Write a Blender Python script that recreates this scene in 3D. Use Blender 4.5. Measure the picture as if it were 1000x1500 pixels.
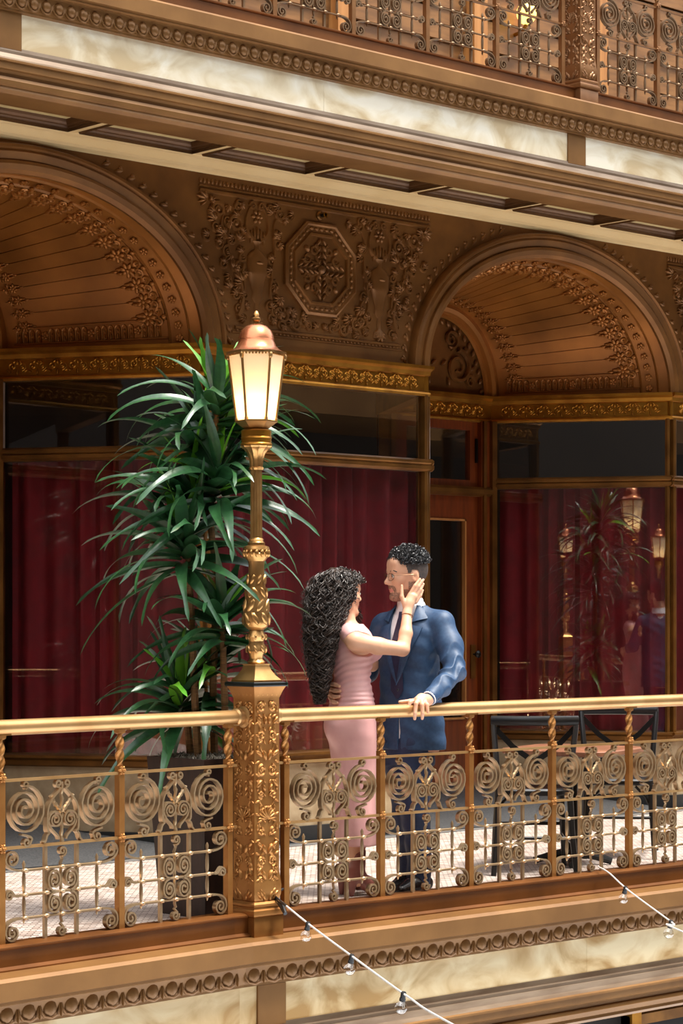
import bpy, math, random
import numpy as np
from mathutils import Vector, Matrix
PI = math.pi
random.seed(7)
SC = bpy.context.scene
COL = SC.collection
for o in list(bpy.data.objects):
    bpy.data.objects.remove(o)

# ---------------------------------------------------------------- camera
# world: X runs along the gallery, Y goes into the shops, Z up; gallery floor z = 0, railing line y = 0
CAM = Vector((-6.87, -7.97, 1.40))
YAW = math.radians(-42.9)
cd = bpy.data.cameras.new('camera')
cd.sensor_width = 36.0
cd.lens = 36.0 * 3340.0 / 1500.0
cd.shift_y = 155.0 / 1500.0
cd.clip_end = 200
cam = bpy.data.objects.new('camera', cd)
COL.objects.link(cam)
cam.location = CAM
cam.rotation_euler = (PI / 2, 0, YAW)
SC.camera = cam

# ---------------------------------------------------------------- light: daylight through the glazed roof
W = bpy.data.worlds.new('daylight')
SC.world = W
W.use_nodes = True
bg = W.node_tree.nodes['Background']
bg.inputs[0].default_value = (0.93, 0.96, 1.0, 1)
bg.inputs[1].default_value = 2.8
sd = bpy.data.lights.new('sun', 'SUN')
sd.energy = 7.0
sd.angle = math.radians(16)
sd.color = (1.0, 0.95, 0.86)
sun = bpy.data.objects.new('sun', sd)
COL.objects.link(sun)
sun.location = (0, -2, 20)
sun.rotation_euler = Vector((-0.20, 0.30, -1.0)).to_track_quat('-Z', 'Y').to_euler()
SC.view_settings.view_transform = 'Standard'
SC.view_settings.look = 'None'
SC.view_settings.exposure = 0.25
SC.view_settings.gamma = 1.0
SC.view_settings.use_curve_mapping = False

# ---------------------------------------------------------------- materials
MATS = {}
def lin(c):
    return tuple((x / 255 / 12.92) if x / 255 <= 0.04045 else ((x / 255 + 0.055) / 1.055) ** 2.4 for x in c)
def mat(name, c1, c2=None, rough=0.5, metal=0.0, scale=6.0, bump=0.0, bscale=40.0, spec=0.5, stretch=None, contrast=(0.35, 0.65)):
    m = bpy.data.materials.new(name); m.use_nodes = True
    nt = m.node_tree; N = nt.nodes; L = nt.links
    b = N['Principled BSDF']
    b.inputs['Roughness'].default_value = rough
    b.inputs['Metallic'].default_value = metal
    b.inputs['Specular IOR Level'].default_value = spec
    a = lin(c1)
    b.inputs['Base Color'].default_value = (*a, 1)
    tc = N.new('ShaderNodeTexCoord')
    vec = tc.outputs['Object']
    if stretch:
        mp = N.new('ShaderNodeMapping'); mp.inputs['Scale'].default_value = stretch
        L.new(vec, mp.inputs[0]); vec = mp.outputs[0]
    if c2:
        n = N.new('ShaderNodeTexNoise'); n.inputs['Scale'].default_value = scale; n.inputs['Detail'].default_value = 5
        L.new(vec, n.inputs['Vector'])
        r = N.new('ShaderNodeValToRGB')
        r.color_ramp.elements[0].position = contrast[0]; r.color_ramp.elements[1].position = contrast[1]
        r.color_ramp.elements[0].color = (*a, 1); r.color_ramp.elements[1].color = (*lin(c2), 1)
        L.new(n.outputs[0], r.inputs[0]); L.new(r.outputs[0], b.inputs['Base Color'])
    if bump:
        n2 = N.new('ShaderNodeTexNoise'); n2.inputs['Scale'].default_value = bscale; n2.inputs['Detail'].default_value = 3
        L.new(vec, n2.inputs['Vector'])
        bp = N.new('ShaderNodeBump'); bp.inputs['Strength'].default_value = bump; bp.inputs['Distance'].default_value = 0.01
        L.new(n2.outputs[0], bp.inputs['Height']); L.new(bp.outputs[0], b.inputs['Normal'])
    MATS[name] = m
    return m
mat('bronze', (138, 98, 54), (118, 81, 42), 0.42, 0.35, 3, 0.04, 30)
mat('kerb_bronze', (122, 74, 32), (96, 56, 22), 0.4, 0.4, 3)
mat('bronze_dark', (96, 64, 34), (80, 52, 26), 0.4, 0.35, 3)
mat('copper_relief', (132, 87, 40), (108, 69, 30), 0.42, 0.45, 4, 0.08, 50)
mat('vault_metal', (170, 108, 46), (128, 78, 28), 0.36, 0.45, 2.2, 0.05, 30)
mat('gold_rail', (200, 160, 108), (182, 138, 86), 0.34, 0.7, 5)
mat('iron_scroll', (186, 160, 126), (164, 134, 98), 0.33, 0.75, 6)
mat('gold_post', (174, 122, 66), (146, 96, 46), 0.38, 0.7, 6)
mat('gold_lamp', (196, 152, 96), (168, 122, 68), 0.3, 0.85, 8)
mat('copper', (196, 128, 92), (172, 104, 70), 0.27, 0.9, 8)
mat('brass', (176, 122, 40), (140, 90, 24), 0.32, 0.8, 7)
mat('brass_dull', (138, 94, 42), (104, 68, 28), 0.38, 0.7, 5)
mat('bronze_dusty', (130, 112, 94), (104, 84, 66), 0.4, 0.5, 5, stretch=(0.6, 3, 3))
mat('cream', (214, 186, 136), (208, 178, 126), 0.55, 0, 3)
mat('panel_cream', (196, 176, 128), (186, 164, 114), 0.5, 0, 3)
mat('tan_stone', (176, 154, 122), (150, 126, 94), 0.5, 0, 9, 0.05, 60)
mat('black_stone', (24, 26, 28), (34, 34, 34), 0.4, 0, 9)
mat('grey_stone', (112, 108, 104), (90, 88, 86), 0.6, 0, 12)
mat('wood_door', (126, 58, 20), (96, 40, 12), 0.35, 0, 5, 0.03, 40, stretch=(6, 6, 0.6))
mat('wood_wall', (140, 96, 52), (112, 74, 38), 0.45, 0, 4, stretch=(1, 1, 6))
mat('wood_light', (186, 128, 70), (160, 104, 52), 0.42, 0, 4, stretch=(5, 5, 0.5))
mat('curtain_red', (122, 4, 20), (100, 3, 15), 0.75, 0, 8)
mat('dark_inside', (14, 9, 8), None, 0.9)
mat('opposite_wall', (38, 29, 20), (26, 19, 13), 0.7, 0, 1.0)
mat('black_metal', (14, 14, 15), None, 0.35, 0.3)
mat('black_plate', (20, 22, 22), None, 0.3)
mat('black_wood', (16, 15, 15), (24, 22, 22), 0.35, 0, 9)
mat('table_wood', (140, 92, 66), (116, 72, 50), 0.35, 0, 5, stretch=(1, 8, 1))
mat('planter', (52, 32, 24), (34, 20, 16), 0.45, 0, 6, 0.05, 25, stretch=(5, 5, 0.7))
mat('moss', (140, 130, 116), (92, 84, 70), 0.9, 0, 30)
mat('cane', (136, 98, 54), (100, 70, 40), 0.8, 0, 20, 0.2, 60, stretch=(1, 1, 8))
mat('leaf', (30, 66, 38), (44, 86, 46), 0.3, 0, 4, 0.06, 160, stretch=(14, 1, 1))
mat('leaf_young', (104, 158, 40), (76, 140, 36), 0.34, 0, 4)
mat('cable_white', (206, 202, 196), None, 0.4)
mat('rubber_black', (16, 16, 18), None, 0.45)

def node_mat(name):
    m = bpy.data.materials.new(name); m.use_nodes = True
    MATS[name] = m
    return m, m.node_tree.nodes, m.node_tree.links, m.node_tree.nodes['Principled BSDF']
def marble(nm, c0, c1, c2):
    m, N, L, b = node_mat(nm)
    tc = N.new('ShaderNodeTexCoord')
    mp = N.new('ShaderNodeMapping'); mp.inputs['Scale'].default_value = (1.0, 1.0, 1.6); mp.inputs['Rotation'].default_value = (0, 0.6, 0)
    L.new(tc.outputs['Object'], mp.inputs[0])
    n = N.new('ShaderNodeTexNoise'); n.inputs['Scale'].default_value = 2.6; n.inputs['Detail'].default_value = 8; n.inputs['Distortion'].default_value = 1.2
    L.new(mp.outputs[0], n.inputs['Vector'])
    r = N.new('ShaderNodeValToRGB'); e = r.color_ramp.elements
    e[0].position = 0.34; e[0].color = (*lin(c0), 1)
    e[1].position = 0.62; e[1].color = (*lin(c2), 1)
    x = e.new(0.48); x.color = (*lin(c1), 1)
    L.new(n.outputs[0], r.inputs[0]); L.new(r.outputs[0], b.inputs['Base Color'])
    b.inputs['Roughness'].default_value = 0.35
marble('marble', (200, 178, 140), (224, 210, 180), (238, 230, 210))
marble('marble_warm', (178, 142, 90), (216, 190, 144), (234, 216, 176))
def mosaic():
    m, N, L, b = node_mat('floor_mosaic')
    tc = N.new('ShaderNodeTexCoord')
    mp = N.new('ShaderNodeMapping'); mp.inputs['Rotation'].default_value = (0, 0, 0.75)
    L.new(tc.outputs['Object'], mp.inputs[0])
    br = N.new('ShaderNodeTexBrick')
    br.inputs['Scale'].default_value = 9; br.inputs['Mortar Size'].default_value = 0.03
    br.inputs['Color1'].default_value = (*lin((212, 198, 188)), 1)
    br.inputs['Color2'].default_value = (*lin((158, 138, 126)), 1)
    br.inputs['Mortar'].default_value = (*lin((104, 90, 82)), 1)
    L.new(mp.outputs[0], br.inputs['Vector'])
    L.new(br.outputs[0], b.inputs['Base Color'])
    b.inputs['Roughness'].default_value = 0.45
mosaic()
mat('floor_granite', (84, 84, 84), (46, 46, 48), 0.55, 0, 90)

def glass(name, ior, tint, rough=0.0):
    m = bpy.data.materials.new(name); m.use_nodes = True
    nt = m.node_tree; N = nt.nodes; L = nt.links
    for n in list(N): N.remove(n)
    out = N.new('ShaderNodeOutputMaterial'); mx = N.new('ShaderNodeMixShader')
    t = N.new('ShaderNodeBsdfTransparent'); t.inputs[0].default_value = (*tint, 1)
    g = N.new('ShaderNodeBsdfGlossy'); g.inputs[0].default_value = (1, 1, 1, 1); g.inputs[1].default_value = rough
    f = N.new('ShaderNodeFresnel'); geo = N.new('ShaderNodeNewGeometry')
    mr = N.new('ShaderNodeMapRange'); mr.inputs['To Min'].default_value = ior; mr.inputs['To Max'].default_value = 1.0 / ior   # same reflectance from both sides
    L.new(geo.outputs['Backfacing'], mr.inputs['Value']); L.new(mr.outputs[0], f.inputs[0])
    L.new(f.outputs[0], mx.inputs[0]); L.new(t.outputs[0], mx.inputs[1]); L.new(g.outputs[0], mx.inputs[2]); L.new(mx.outputs[0], out.inputs[0])
    MATS[name] = m
glass('pane_glass', 1.75, (0.95, 0.93, 0.93))
glass('clear_glass', 1.5, (0.95, 0.95, 0.95))
glass('bulb_glass', 2.1, (0.97, 0.95, 0.92), 0.04)
def emitter(name, col, s, mixcol=None):
    m = bpy.data.materials.new(name); m.use_nodes = True
    b = m.node_tree.nodes['Principled BSDF']
    b.inputs['Base Color'].default_value = (*col, 1)
    b.inputs['Emission Color'].default_value = (*col, 1)
    b.inputs['Emission Strength'].default_value = s
    MATS[name] = m
emitter('lamp_bulb', (1.0, 0.74, 0.36), 38)
emitter('glow_yellow', (1.0, 0.62, 0.12), 3)
def frosted():
    m, N, L, b = node_mat('frosted_glass')
    out = N['Material Output']
    mx = N.new('ShaderNodeMixShader'); mx.inputs[0].default_value = 0.55
    tl = N.new('ShaderNodeBsdfTranslucent'); tl.inputs[0].default_value = (0.98, 0.9, 0.72, 1)
    b.inputs['Base Color'].default_value = (0.86, 0.76, 0.55, 1); b.inputs['Roughness'].default_value = 0.35
    L.new(b.outputs[0], mx.inputs[1]); L.new(tl.outputs[0], mx.inputs[2]); L.new(mx.outputs[0], out.inputs[0])
frosted()

# ---------------------------------------------------------------- mesh kit
class MB:
    def __init__(s): s.v = []; s.f = []
    def add(s, vs, fs):
        k = len(s.v); s.v += [tuple(p) for p in vs]; s.f += [tuple(i + k for i in f) for f in fs]
        return s
    def box(s, x0, x1, y0, y1, z0, z1):
        return s.add([(x0,y0,z0),(x1,y0,z0),(x1,y1,z0),(x0,y1,z0),(x0,y0,z1),(x1,y0,z1),(x1,y1,z1),(x0,y1,z1)],
                     [(0,3,2,1),(4,5,6,7),(0,1,5,4),(1,2,6,5),(2,3,7,6),(3,0,4,7)])
    def grid(s, P, closed_u=False, closed_v=False):
        nu, nv = len(P), len(P[0]); k = len(s.v)
        for row in P: s.v += [tuple(p) for p in row]
        for i in range(nu if closed_u else nu - 1):
            for j in range(nv if closed_v else nv - 1):
                a = k + i * nv + j; b2 = k + i * nv + (j + 1) % nv
                c = k + ((i + 1) % nu) * nv + (j + 1) % nv; d = k + ((i + 1) % nu) * nv + j
                s.f.append((a, b2, c, d))
        return s
    def tube(s, pts, r, n=6, cap=True, flat=None, up=None):
        # r: number or list; flat=(a,b): section half sizes factor along normal and binormal
        pts = [Vector(p) for p in pts]; m = len(pts)
        rs = r if isinstance(r, (list, tuple)) else [r] * m
        fa, fb = flat or (1, 1)
        T = []
        for i in range(m):
            t = pts[min(i + 1, m - 1)] - pts[max(i - 1, 0)]
            T.append(t.normalized() if t.length > 1e-9 else Vector((0, 0, 1)))
        ref = Vector(up) if up else Vector((0, 1, 0))
        if abs(T[0].dot(ref)) > 0.95 and not up: ref = Vector((1, 0, 0))
        rows = []
        Nn = (ref - T[0] * ref.dot(T[0])).normalized()
        for i in range(m):
            if up: base = ref
            else: base = Nn
            Nn = base - T[i] * base.dot(T[i])
            Nn = Nn.normalized() if Nn.length > 1e-6 else Vector((1, 0, 0))
            B = T[i].cross(Nn)
            rows.append([pts[i] + (Nn * math.cos(2 * PI * (j + .5) / n) * fa + B * math.sin(2 * PI * (j + .5) / n) * fb) * rs[i] for j in range(n)])
        k = len(s.v)
        s.grid(rows, closed_v=True)
        if cap:
            s.f.append(tuple(k + j for j in reversed(range(n)))); s.f.append(tuple(k + (m - 1) * n + j for j in range(n)))
        return s
    def bar(s, pts, w, t, up=(0, 1, 0)):
        # flat bar: width w along `up`, thickness t in the plane
        return s.tube(pts, 1.0, 4, True, (w / math.sqrt(2), t / math.sqrt(2)), up)
    def lathe(s, prof, n=16, c=(0, 0), ph=0.0, cap=True):
        rows = [[(c[0] + r * math.cos(2 * PI * j / n + ph), c[1] + r * math.sin(2 * PI * j / n + ph), z) for j in range(n)] for r, z in prof]
        k = len(s.v); s.grid(rows, closed_v=True)
        if cap:
            s.f.append(tuple(k + j for j in reversed(range(n)))); m = len(prof); s.f.append(tuple(k + (m - 1) * n + j for j in range(n)))
        return s
    def prof_x(s, prof, x0, x1, cap=True):
        k = len(s.v); n = len(prof)
        s.v += [(x0, y, z) for y, z in prof] + [(x1, y, z) for y, z in prof]
        for i in range(n - 1): s.f.append((k + i, k + i + 1, k + n + i + 1, k + n + i))
        if cap:
            s.f.append((k + n - 1, k, k + n, k + 2 * n - 1))
            s.f.append(tuple(k + i for i in reversed(range(n)))); s.f.append(tuple(k + n + i for i in range(n)))
        return s
    def blob(s, c, r, nu=8, nv=5, M=None):
        rows = []
        for i in range(nv + 1):
            a = -PI / 2 + PI * i / nv
            rows.append([(c[0] + r[0] * math.cos(a) * math.cos(2*PI*j/nu), c[1] + r[1] * math.cos(a) * math.sin(2*PI*j/nu), c[2] + r[2] * math.sin(a)) for j in range(nu)])
        if M is not None: rows = [[tuple(M @ Vector(p)) for p in row] for row in rows]
        return s.grid(rows, closed_v=True)
    def dome(s, c, ru, rv, h, n=8, rot=0.0):
        # half blob on the plane y = c[1], bulging to -y
        rows = []
        for i in range(4):
            a = PI / 2 * i / 3
            rows.append([(c[0] + (ru * math.cos(2*PI*j/n) * math.cos(rot) - rv * math.sin(2*PI*j/n) * math.sin(rot)) * math.cos(a),
                          c[1] - h * math.sin(a),
                          c[2] + (ru * math.cos(2*PI*j/n) * math.sin(rot) + rv * math.sin(2*PI*j/n) * math.cos(rot)) * math.cos(a)) for j in range(n)])
        return s.grid(rows, closed_v=True)
    def xf(s, M):
        s.v = [tuple(M @ Vector(p)) for p in s.v]; return s
    def map(s, fn):
        s.v = [tuple(fn(*p)) for p in s.v]; return s
    def mesh(s, name, m, sharp=35):
        me = bpy.data.meshes.new(name)
        me.from_pydata(s.v, [], s.f); me.update()
        if m: me.materials.append(MATS[m] if isinstance(m, str) else m)
        if sharp:
            me.polygons.foreach_set('use_smooth', [True] * len(me.polygons))
            me.set_sharp_from_angle(angle=math.radians(sharp))
        return me
    def build(s, name, m, parent=None, sharp=35, **kw):
        return link(name, s.mesh(name, m, sharp), parent, **kw)
def link(name, me, parent=None, loc=None, rotz=None, M=None, label=None, cat=None, group=None, kind=None):
    o = bpy.data.objects.new(name, me); COL.objects.link(o)
    if parent is not None: o.parent = parent
    if M is not None: o.matrix_local = M
    if loc is not None: o.location = loc
    if rotz is not None: o.rotation_euler = (0, 0, rotz)
    tag(o, label, cat, group, kind)
    return o
def tag(o, label=None, cat=None, group=None, kind=None):
    if label: o['label'] = label
    if cat: o['category'] = cat
    if group: o['group'] = group
    if kind: o['kind'] = kind
    return o
def thing(name, label, cat, loc=(0, 0, 0), rotz=0.0, group=None, kind=None):
    return link(name, None, None, loc, rotz, None, label, cat, group, kind)
def struct(name, label, loc=(0, 0, 0), rotz=0.0, me=None):
    return link(name, me, None, loc, rotz, None, label, None, None, 'structure')
def spiral(c, r0, r1, a0, turns, n=None):
    # points (u, v) from radius r0 at angle a0, winding `turns` (signed) to radius r1
    n = n or max(8, int(abs(turns) * 16))
    return [(c[0] + (r0 + (r1 - r0) * i / n) * math.cos(a0 + 2 * PI * turns * i / n), c[1] + (r0 + (r1 - r0) * i / n) * math.sin(a0 + 2 * PI * turns * i / n)) for i in range(n + 1)]
def bez(p0, p1, p2, p3, n=10):
    return [tuple((1-t)**3*a + 3*(1-t)**2*t*b + 3*(1-t)*t*t*c + t**3*d for a, b, c, d in zip(p0, p1, p2, p3)) for t in [i / n for i in range(n + 1)]]
# ================================================================ large structure
YW = 2.64            # shop front plane
PER = 4.42           # one bay
FL2 = 4.80           # next gallery
YU = 1.88            # its railing line
ZS = 3.05            # springing of the arches / top of the brass band
A1, B1, A2, B2 = 1.27, 0.86, 0.58, 0.64
YB = 3.77
RECX = [0.59, 5.01]  # recess centres
# ---- floors
fl = struct('floor', 'pale pinkish mosaic tile floor of the gallery', me=MB().box(-12, 14, 0.0, 2.44, -0.4, 0).mesh('floor', 'floor_mosaic'))
MB().box(-12, 14, 2.44, 2.52, -0.4, 0.004).build('border_stone', 'grey_stone', fl)
MB().box(-12, 14, 2.52, 9, -0.4, 0.0).build('granite_floor', 'floor_granite', fl)
for xc in RECX:
    MB().add([(xc-1.27,2.56,0.004),(xc+1.27,2.56,0.004),(xc+1.27,2.66,0.012),(xc+0.56,3.80,0.17),(xc-0.56,3.80,0.17),(xc-1.27,2.66,0.012)], [(0,1,2,5),(5,2,3,4)]).build('entrance_ramp', 'floor_granite', fl)
# ---- the far side of the arcade, seen only in the glass
op = struct('wall_opposite', 'brown shop wall across the arcade', me=MB().box(-16, 26, -12.6, -12.3, -6, 14).mesh('wall_opposite', 'opposite_wall'))
for z in (-0.6, 4.2):
    MB().box(-16, 26, -12.3, -8.6 + (1.2 if z > 0 else 0) * -1, z, z + 0.6).build('gallery_slab', 'bronze', op)
for i in range(9):
    MB().box(-14 + i * 4.42, -12.2 + i * 4.42, -12.32, -12.24, 0.6, 3.2).build('dark_window', 'dark_inside', op)
en = struct('wall_end', 'brown end wall of the arcade', me=MB().box(-15.0, -14.7, -12.6, 9, -6, 12).mesh('wall_end', 'opposite_wall'))
struct('floor_end', 'gallery floor at the end of the arcade', me=MB().box(-14.7, -9.4, -12.3, 9, -0.6, -0.05).mesh('floor_end', 'bronze'))
struct('wall_far', 'brown far wall of the arcade', me=MB().box(24, 24.3, -12.6, 9, -6, 12).mesh('wall_far', 'opposite_wall'))
# ---- shop interior shell
struct('wall_back', 'dark rear wall inside the shops', me=MB().box(-12, 14, 7.5, 7.7, -0.4, 4.3).mesh('wall_back', 'dark_inside'))
lw = struct('wall_lower', 'dark shop front on the floor below', me=MB().box(-12, 14, 2.2, 2.5, -6, -0.7).mesh('wall_lower', 'dark_inside'))
MB().box(-12, 14, 0.06, 2.6, -0.72, -0.64).build('soffit_board', 'cream', lw)
for x in (2.9, 4.3, 5.2): MB().box(x, x + 0.1, 2.1, 2.25, -6, -0.72).build('post', 'brass', lw)
for z in (-1.1, -1.4): MB().box(5.2, 9, 2.12, 2.22, z, z + 0.07).build('rail', 'brass_dull', lw)
# ---- soffit with coffers and the slab above
ce = struct('ceiling', 'cream coffered soffit under the upper gallery', me=MB().box(-12, 14, 1.97, 9, 4.199, 4.78).mesh('ceiling', 'panel_cream'))
MB().box(-12, 14, 1.93, 2.024, 4.15, 4.29).build('soffit_strip', 'cream', ce)
MB().box(-12, 14, 2.497, 2.66, 4.15, 4.29).build('soffit_strip', 'cream', ce)
MB().prof_x([(2.53,4.151),(2.535,4.135),(2.56,4.13),(2.575,4.115),(2.60,4.105),(2.605,4.09),(2.63,4.085),(2.64,4.075),(2.66,4.075),(2.66,4.151)], -12, 14).build('cornice', 'cream', ce)
cf = MB(); W0, W1, D0, D1 = 0.0, 0.82, 0.0, 0.47
rings = [(0, -0.012), (0, 0.006), (0.012, 0.008), (0.016, 0.018), (0.03, 0.022), (0.04, 0.034), (0.045, 0.05)]
rows = []
for e, z in rings:
    rows.append([(W0+e, D0+e, z), (W1-e, D0+e, z), (W1-e, D1-e, z), (W0+e, D1-e, z)])
cf.grid(rows, closed_v=True)
outer = [[(W0,D0,-0.012),(W1,D0,-0.012),(W1,D1,-0.012),(W0,D1,-0.012)],[(W0-0.004,D0-0.004,0.0),(W1+0.004,D0-0.004,0.0),(W1+0.004,D1+0.004,0.0),(W0-0.004,D1+0.004,0.0)]]
cf.grid(outer, closed_v=True)
cfm = cf.mesh('coffer', 'bronze_dark', 20)
strip = MB().box(0.823, 0.897, 2.02, 2.50, 4.15, 4.29).mesh('coffer_strip', 'cream')
for k in range(-4, 9):
    link('coffer', cfm, ce, (0.83 + 0.9 * k, 2.025, 4.15))
    link('soffit_strip', strip, ce, (0.83 + 0.9 * k, 0, 0))
# ---- shop front spandrel wall with arches
def ell(xc, a, b, th): return xc + a * math.cos(th), ZS + b * math.sin(th)
wb = MB()
def column(x0, x1, z0, z1):
    wb.add([(x0, YW, z0), (x1, YW, z1), (x1, YW, 4.14), (x0, YW, 4.14)], [(0, 1, 2, 3)])
edges = [-12, -0.68, 1.86, 3.74, 6.28, 14]
column(-12, RECX[0]-A1, ZS-0.1, ZS-0.1); column(RECX[0]+A1, RECX[1]-A1, ZS-0.1, ZS-0.1); column(RECX[1]+A1, 14, ZS-0.1, ZS-0.1)
for xc in RECX:
    ths = [PI - PI * i / 64 for i in range(65)]
    for t0, t1 in zip(ths, ths[1:]):
        (x0, z0), (x1, z1) = ell(xc, A1, B1, t0), ell(xc, A1, B1, t1)
        column(x0, x1, z0, z1)
wf = struct('wall_front', 'copper brown relief wall with two arched niches over the shop front', me=wb.mesh('wall_front', 'copper_relief', 0))
# arch mouldings
for xc in RECX:
    prof = [(-0.02, 0.0), (-0.02, 0.02), (0.0, 0.045), (0.03, 0.055), (0.05, 0.045), (0.055, 0.03), (0.10, 0.045), (0.115, 0.035), (0.125, 0.05), (0.14, 0.05), (0.15, 0.03), (0.155, 0.0)]
    rows = []
    for i in range(73):
        th = PI * i / 72
        rows.append([(xc + (A1 + w) * math.cos(th), YW - h, ZS + (B1 + w) * math.sin(th)) for w, h in prof])
    MB().grid(rows).build('arch_moulding', 'copper_relief', wf, 25)
    bd = MB()                                               # leafy border around the arch
    for i in range(46):
        th = PI * (i + .5) / 46
        w = 0.195
        c = (xc + (A1 + w) * math.cos(th), YW, ZS + (B1 + w) * math.sin(th))
        if c[2] > 4.05: continue
        tang = math.atan2((B1 + w) * math.cos(th), -(A1 + w) * math.sin(th))
        bd.dome(c, 0.034, 0.014, 0.016, 7, tang + 0.6)
        bd.dome((c[0] + 0.02 * math.cos(th), c[1], c[2] + 0.02 * math.sin(th)), 0.014, 0.014, 0.012, 6)
    bd.build('leaf_border', 'copper_relief', wf, kind='stuff')

# ---- relief ornament on the wall panel between the arches (one panel for each pier)
def rl(mb, uv, r, y=YW, h=1.0):
    # raised scroll line on the wall: tapered half round
    n = len(uv)
    rs = r if isinstance(r, list) else [r * (1.0 - 0.55 * i / (n - 1)) for i in range(n)]
    mb.tube([(u, y, v) for u, v in uv], [q * 1.35 for q in rs], 6, True, (h * 1.25, 1.0), (0, 1, 0))
def scroll(mb, c, r, a0, turns, w=0.011):
    rl(mb, spiral(c, r, r * 0.18, a0, turns), w)
    mb.dome((c[0], YW, c[1]), r * 0.3, r * 0.3, 0.018, 8)
def leafy(mb, c, ang, L):
    for k, s in ((0, 0), (1, 0.5), (-1, 0.5), (1, 0.95), (-1, 0.95)):
        a = ang + k * s
        l = L * (1 - 0.25 * s)
        mb.dome((c[0] + math.cos(a) * l * .6, YW, c[1] + math.sin(a) * l * .6), l * .6, l * .2, 0.022, 7, a)
def pier_panel(xm):
    p = MB()
    zc = 3.59
    # beads above and below
    rl(p, [(xm - 0.98, 3.972), (xm + 0.98, 3.972)], [0.01, 0.01]); rl(p, [(xm - 0.98, 4.0), (xm + 0.98, 4.0)], [0.006, 0.006])
    rl(p, [(xm - 0.70, 3.17), (xm + 0.70, 3.17)], [0.009, 0.009]); rl(p, [(xm - 0.72, 3.14), (xm + 0.72, 3.14)], [0.005, 0.005])
    p.build('bead_line', 'copper_relief', wf)
    b = MB()
    for i in range(64):
        b.dome((xm - 0.97 + i * 0.0308, YW, 4.03), 0.011, 0.018, 0.012, 6)
    for i in range(44):
        b.dome((xm - 0.68 + i * 0.0316, YW, 3.155), 0.011, 0.008, 0.01, 6)
    b.build('bead_row', 'copper_relief', wf, kind='stuff')
    # octagon medallion
    o = MB()
    prof = [(0.30, 0), (0.30, 0.02), (0.285, 0.03), (0.275, 0.02), (0.235, 0.018), (0.228, 0.03), (0.215, 0.03), (0.21, 0.012), (0.0, 0.012)]
    rows = [[(xm + r / math.cos(PI/8) * math.cos(PI / 4 * j + PI / 8), YW - h, zc + 0.97 * r / math.cos(PI/8) * math.sin(PI / 4 * j + PI / 8)) for j in range(8)] for r, h in prof]
    o.grid(rows, closed_v=True)
    for j in range(8):
        for q in range(5):
            a0, a1 = PI / 4 * j + PI / 8, PI / 4 * (j + 1) + PI / 8; t = (q + .5) / 5
            r = 0.257 / math.cos(PI / 8)
            o.dome((xm + r * ((1-t) * math.cos(a0) + t * math.cos(a1)), YW - 0.018, zc + r * .97 * ((1-t) * math.sin(a0) + t * math.sin(a1))), 0.019, 0.013, 0.012, 6, (a0 + a1) / 2 + PI / 2)
    for j in range(4):
        a = PI / 2 * j
        for q in range(4):
            r = 0.045 + q * 0.042
            for s in (-1, 1):
                o.dome((xm + r * math.cos(a) + s * 0.022 * math.sin(a), YW - 0.012, zc + r * math.sin(a) - s * 0.022 * math.cos(a)), 0.03, 0.011, 0.02, 7, a + s * 0.6)
        a += PI / 4
        for s in (-1, 1):
            rl(o, [(xm + (q * 0.017) * math.cos(a + s * 0.16 * q / 3), zc + q * 0.017 * math.sin(a + s * 0.16 * q / 3)) for q in range(2, 8)], 0.012, YW - 0.012)
            c = (xm + 0.135 * math.cos(a + s * .3), zc + 0.135 * math.sin(a + s * .3))
            rl(o, spiral(c, 0.034, 0.008, a + s, s * 1.4), 0.011, YW - 0.012)
        o.dome((xm + 0.17 * math.cos(a), YW - 0.012, zc + 0.17 * math.sin(a)), 0.026, 0.02, 0.022, 8, a)
    o.dome((xm, YW - 0.012, zc), 0.034, 0.034, 0.03, 10)
    o.build('octagon_medallion', 'copper_relief', wf)
    # vases with flowers and scrolls, mirrored
    for s in (-1, 1):
        ux = xm + s * 0.52
        v = MB()
        vp = [(0.0, 3.20), (0.055, 3.20), (0.05, 3.24), (0.02, 3.26), (0.025, 3.30), (0.018, 3.33), (0.045, 3.36), (0.04, 3.40), (0.07, 3.50), (0.082, 3.515), (0.078, 3.53), (0.085, 3.60), (0.07, 3.63), (0.022, 3.66), (0.02, 3.69), (0.04, 3.71), (0.0, 3.71)]
        rows = [[(ux + r * math.cos(PI * j / 8), YW - 0.4 * r * math.sin(PI * j / 8), z) for j in range(9)] for r, z in vp]
        v.grid(rows)
        v.dome((ux, YW - 0.03, 3.575), 0.03, 0.012, 0.012, 8)
        v.build('vase', 'copper_relief', wf)
        fz = MB()
        for k in range(5): fz.dome((ux + (k - 2) * 0.026, YW, 3.76 - abs(k - 2) * 0.012), 0.012, 0.045, 0.018, 7, 0)
        for k in range(6): fz.dome((ux + 0.03 * math.cos(k * PI / 3), YW, 3.86 + 0.03 * math.sin(k * PI / 3)), 0.018, 0.013, 0.016, 7, k * PI / 3)
        fz.dome((ux, YW, 3.86), 0.016, 0.016, 0.024, 8)
        for q in (-1, 1):
            rl(fz, bez((ux + q * 0.02, 3.72), (ux + q * 0.12, 3.74), (ux + q * 0.10, 3.86), (ux + q * 0.05, 3.92)), 0.012)
            scroll(fz, (ux + q * 0.035, 3.925), 0.026, 0 if q > 0 else PI, q * 1.3, 0.009)
            scroll(fz, (ux + q * 0.115, 3.60), 0.032, PI / 2, -q * 1.5, 0.010)
            rl(fz, bez((ux + q * 0.11, 3.56), (ux + q * 0.14, 3.48), (ux + q * 0.06, 3.40), (ux + q * 0.14, 3.33)), 0.012)
            scroll(fz, (ux + q * 0.15, 3.29), 0.04, PI / 2, q * 1.5, 0.011)
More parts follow.
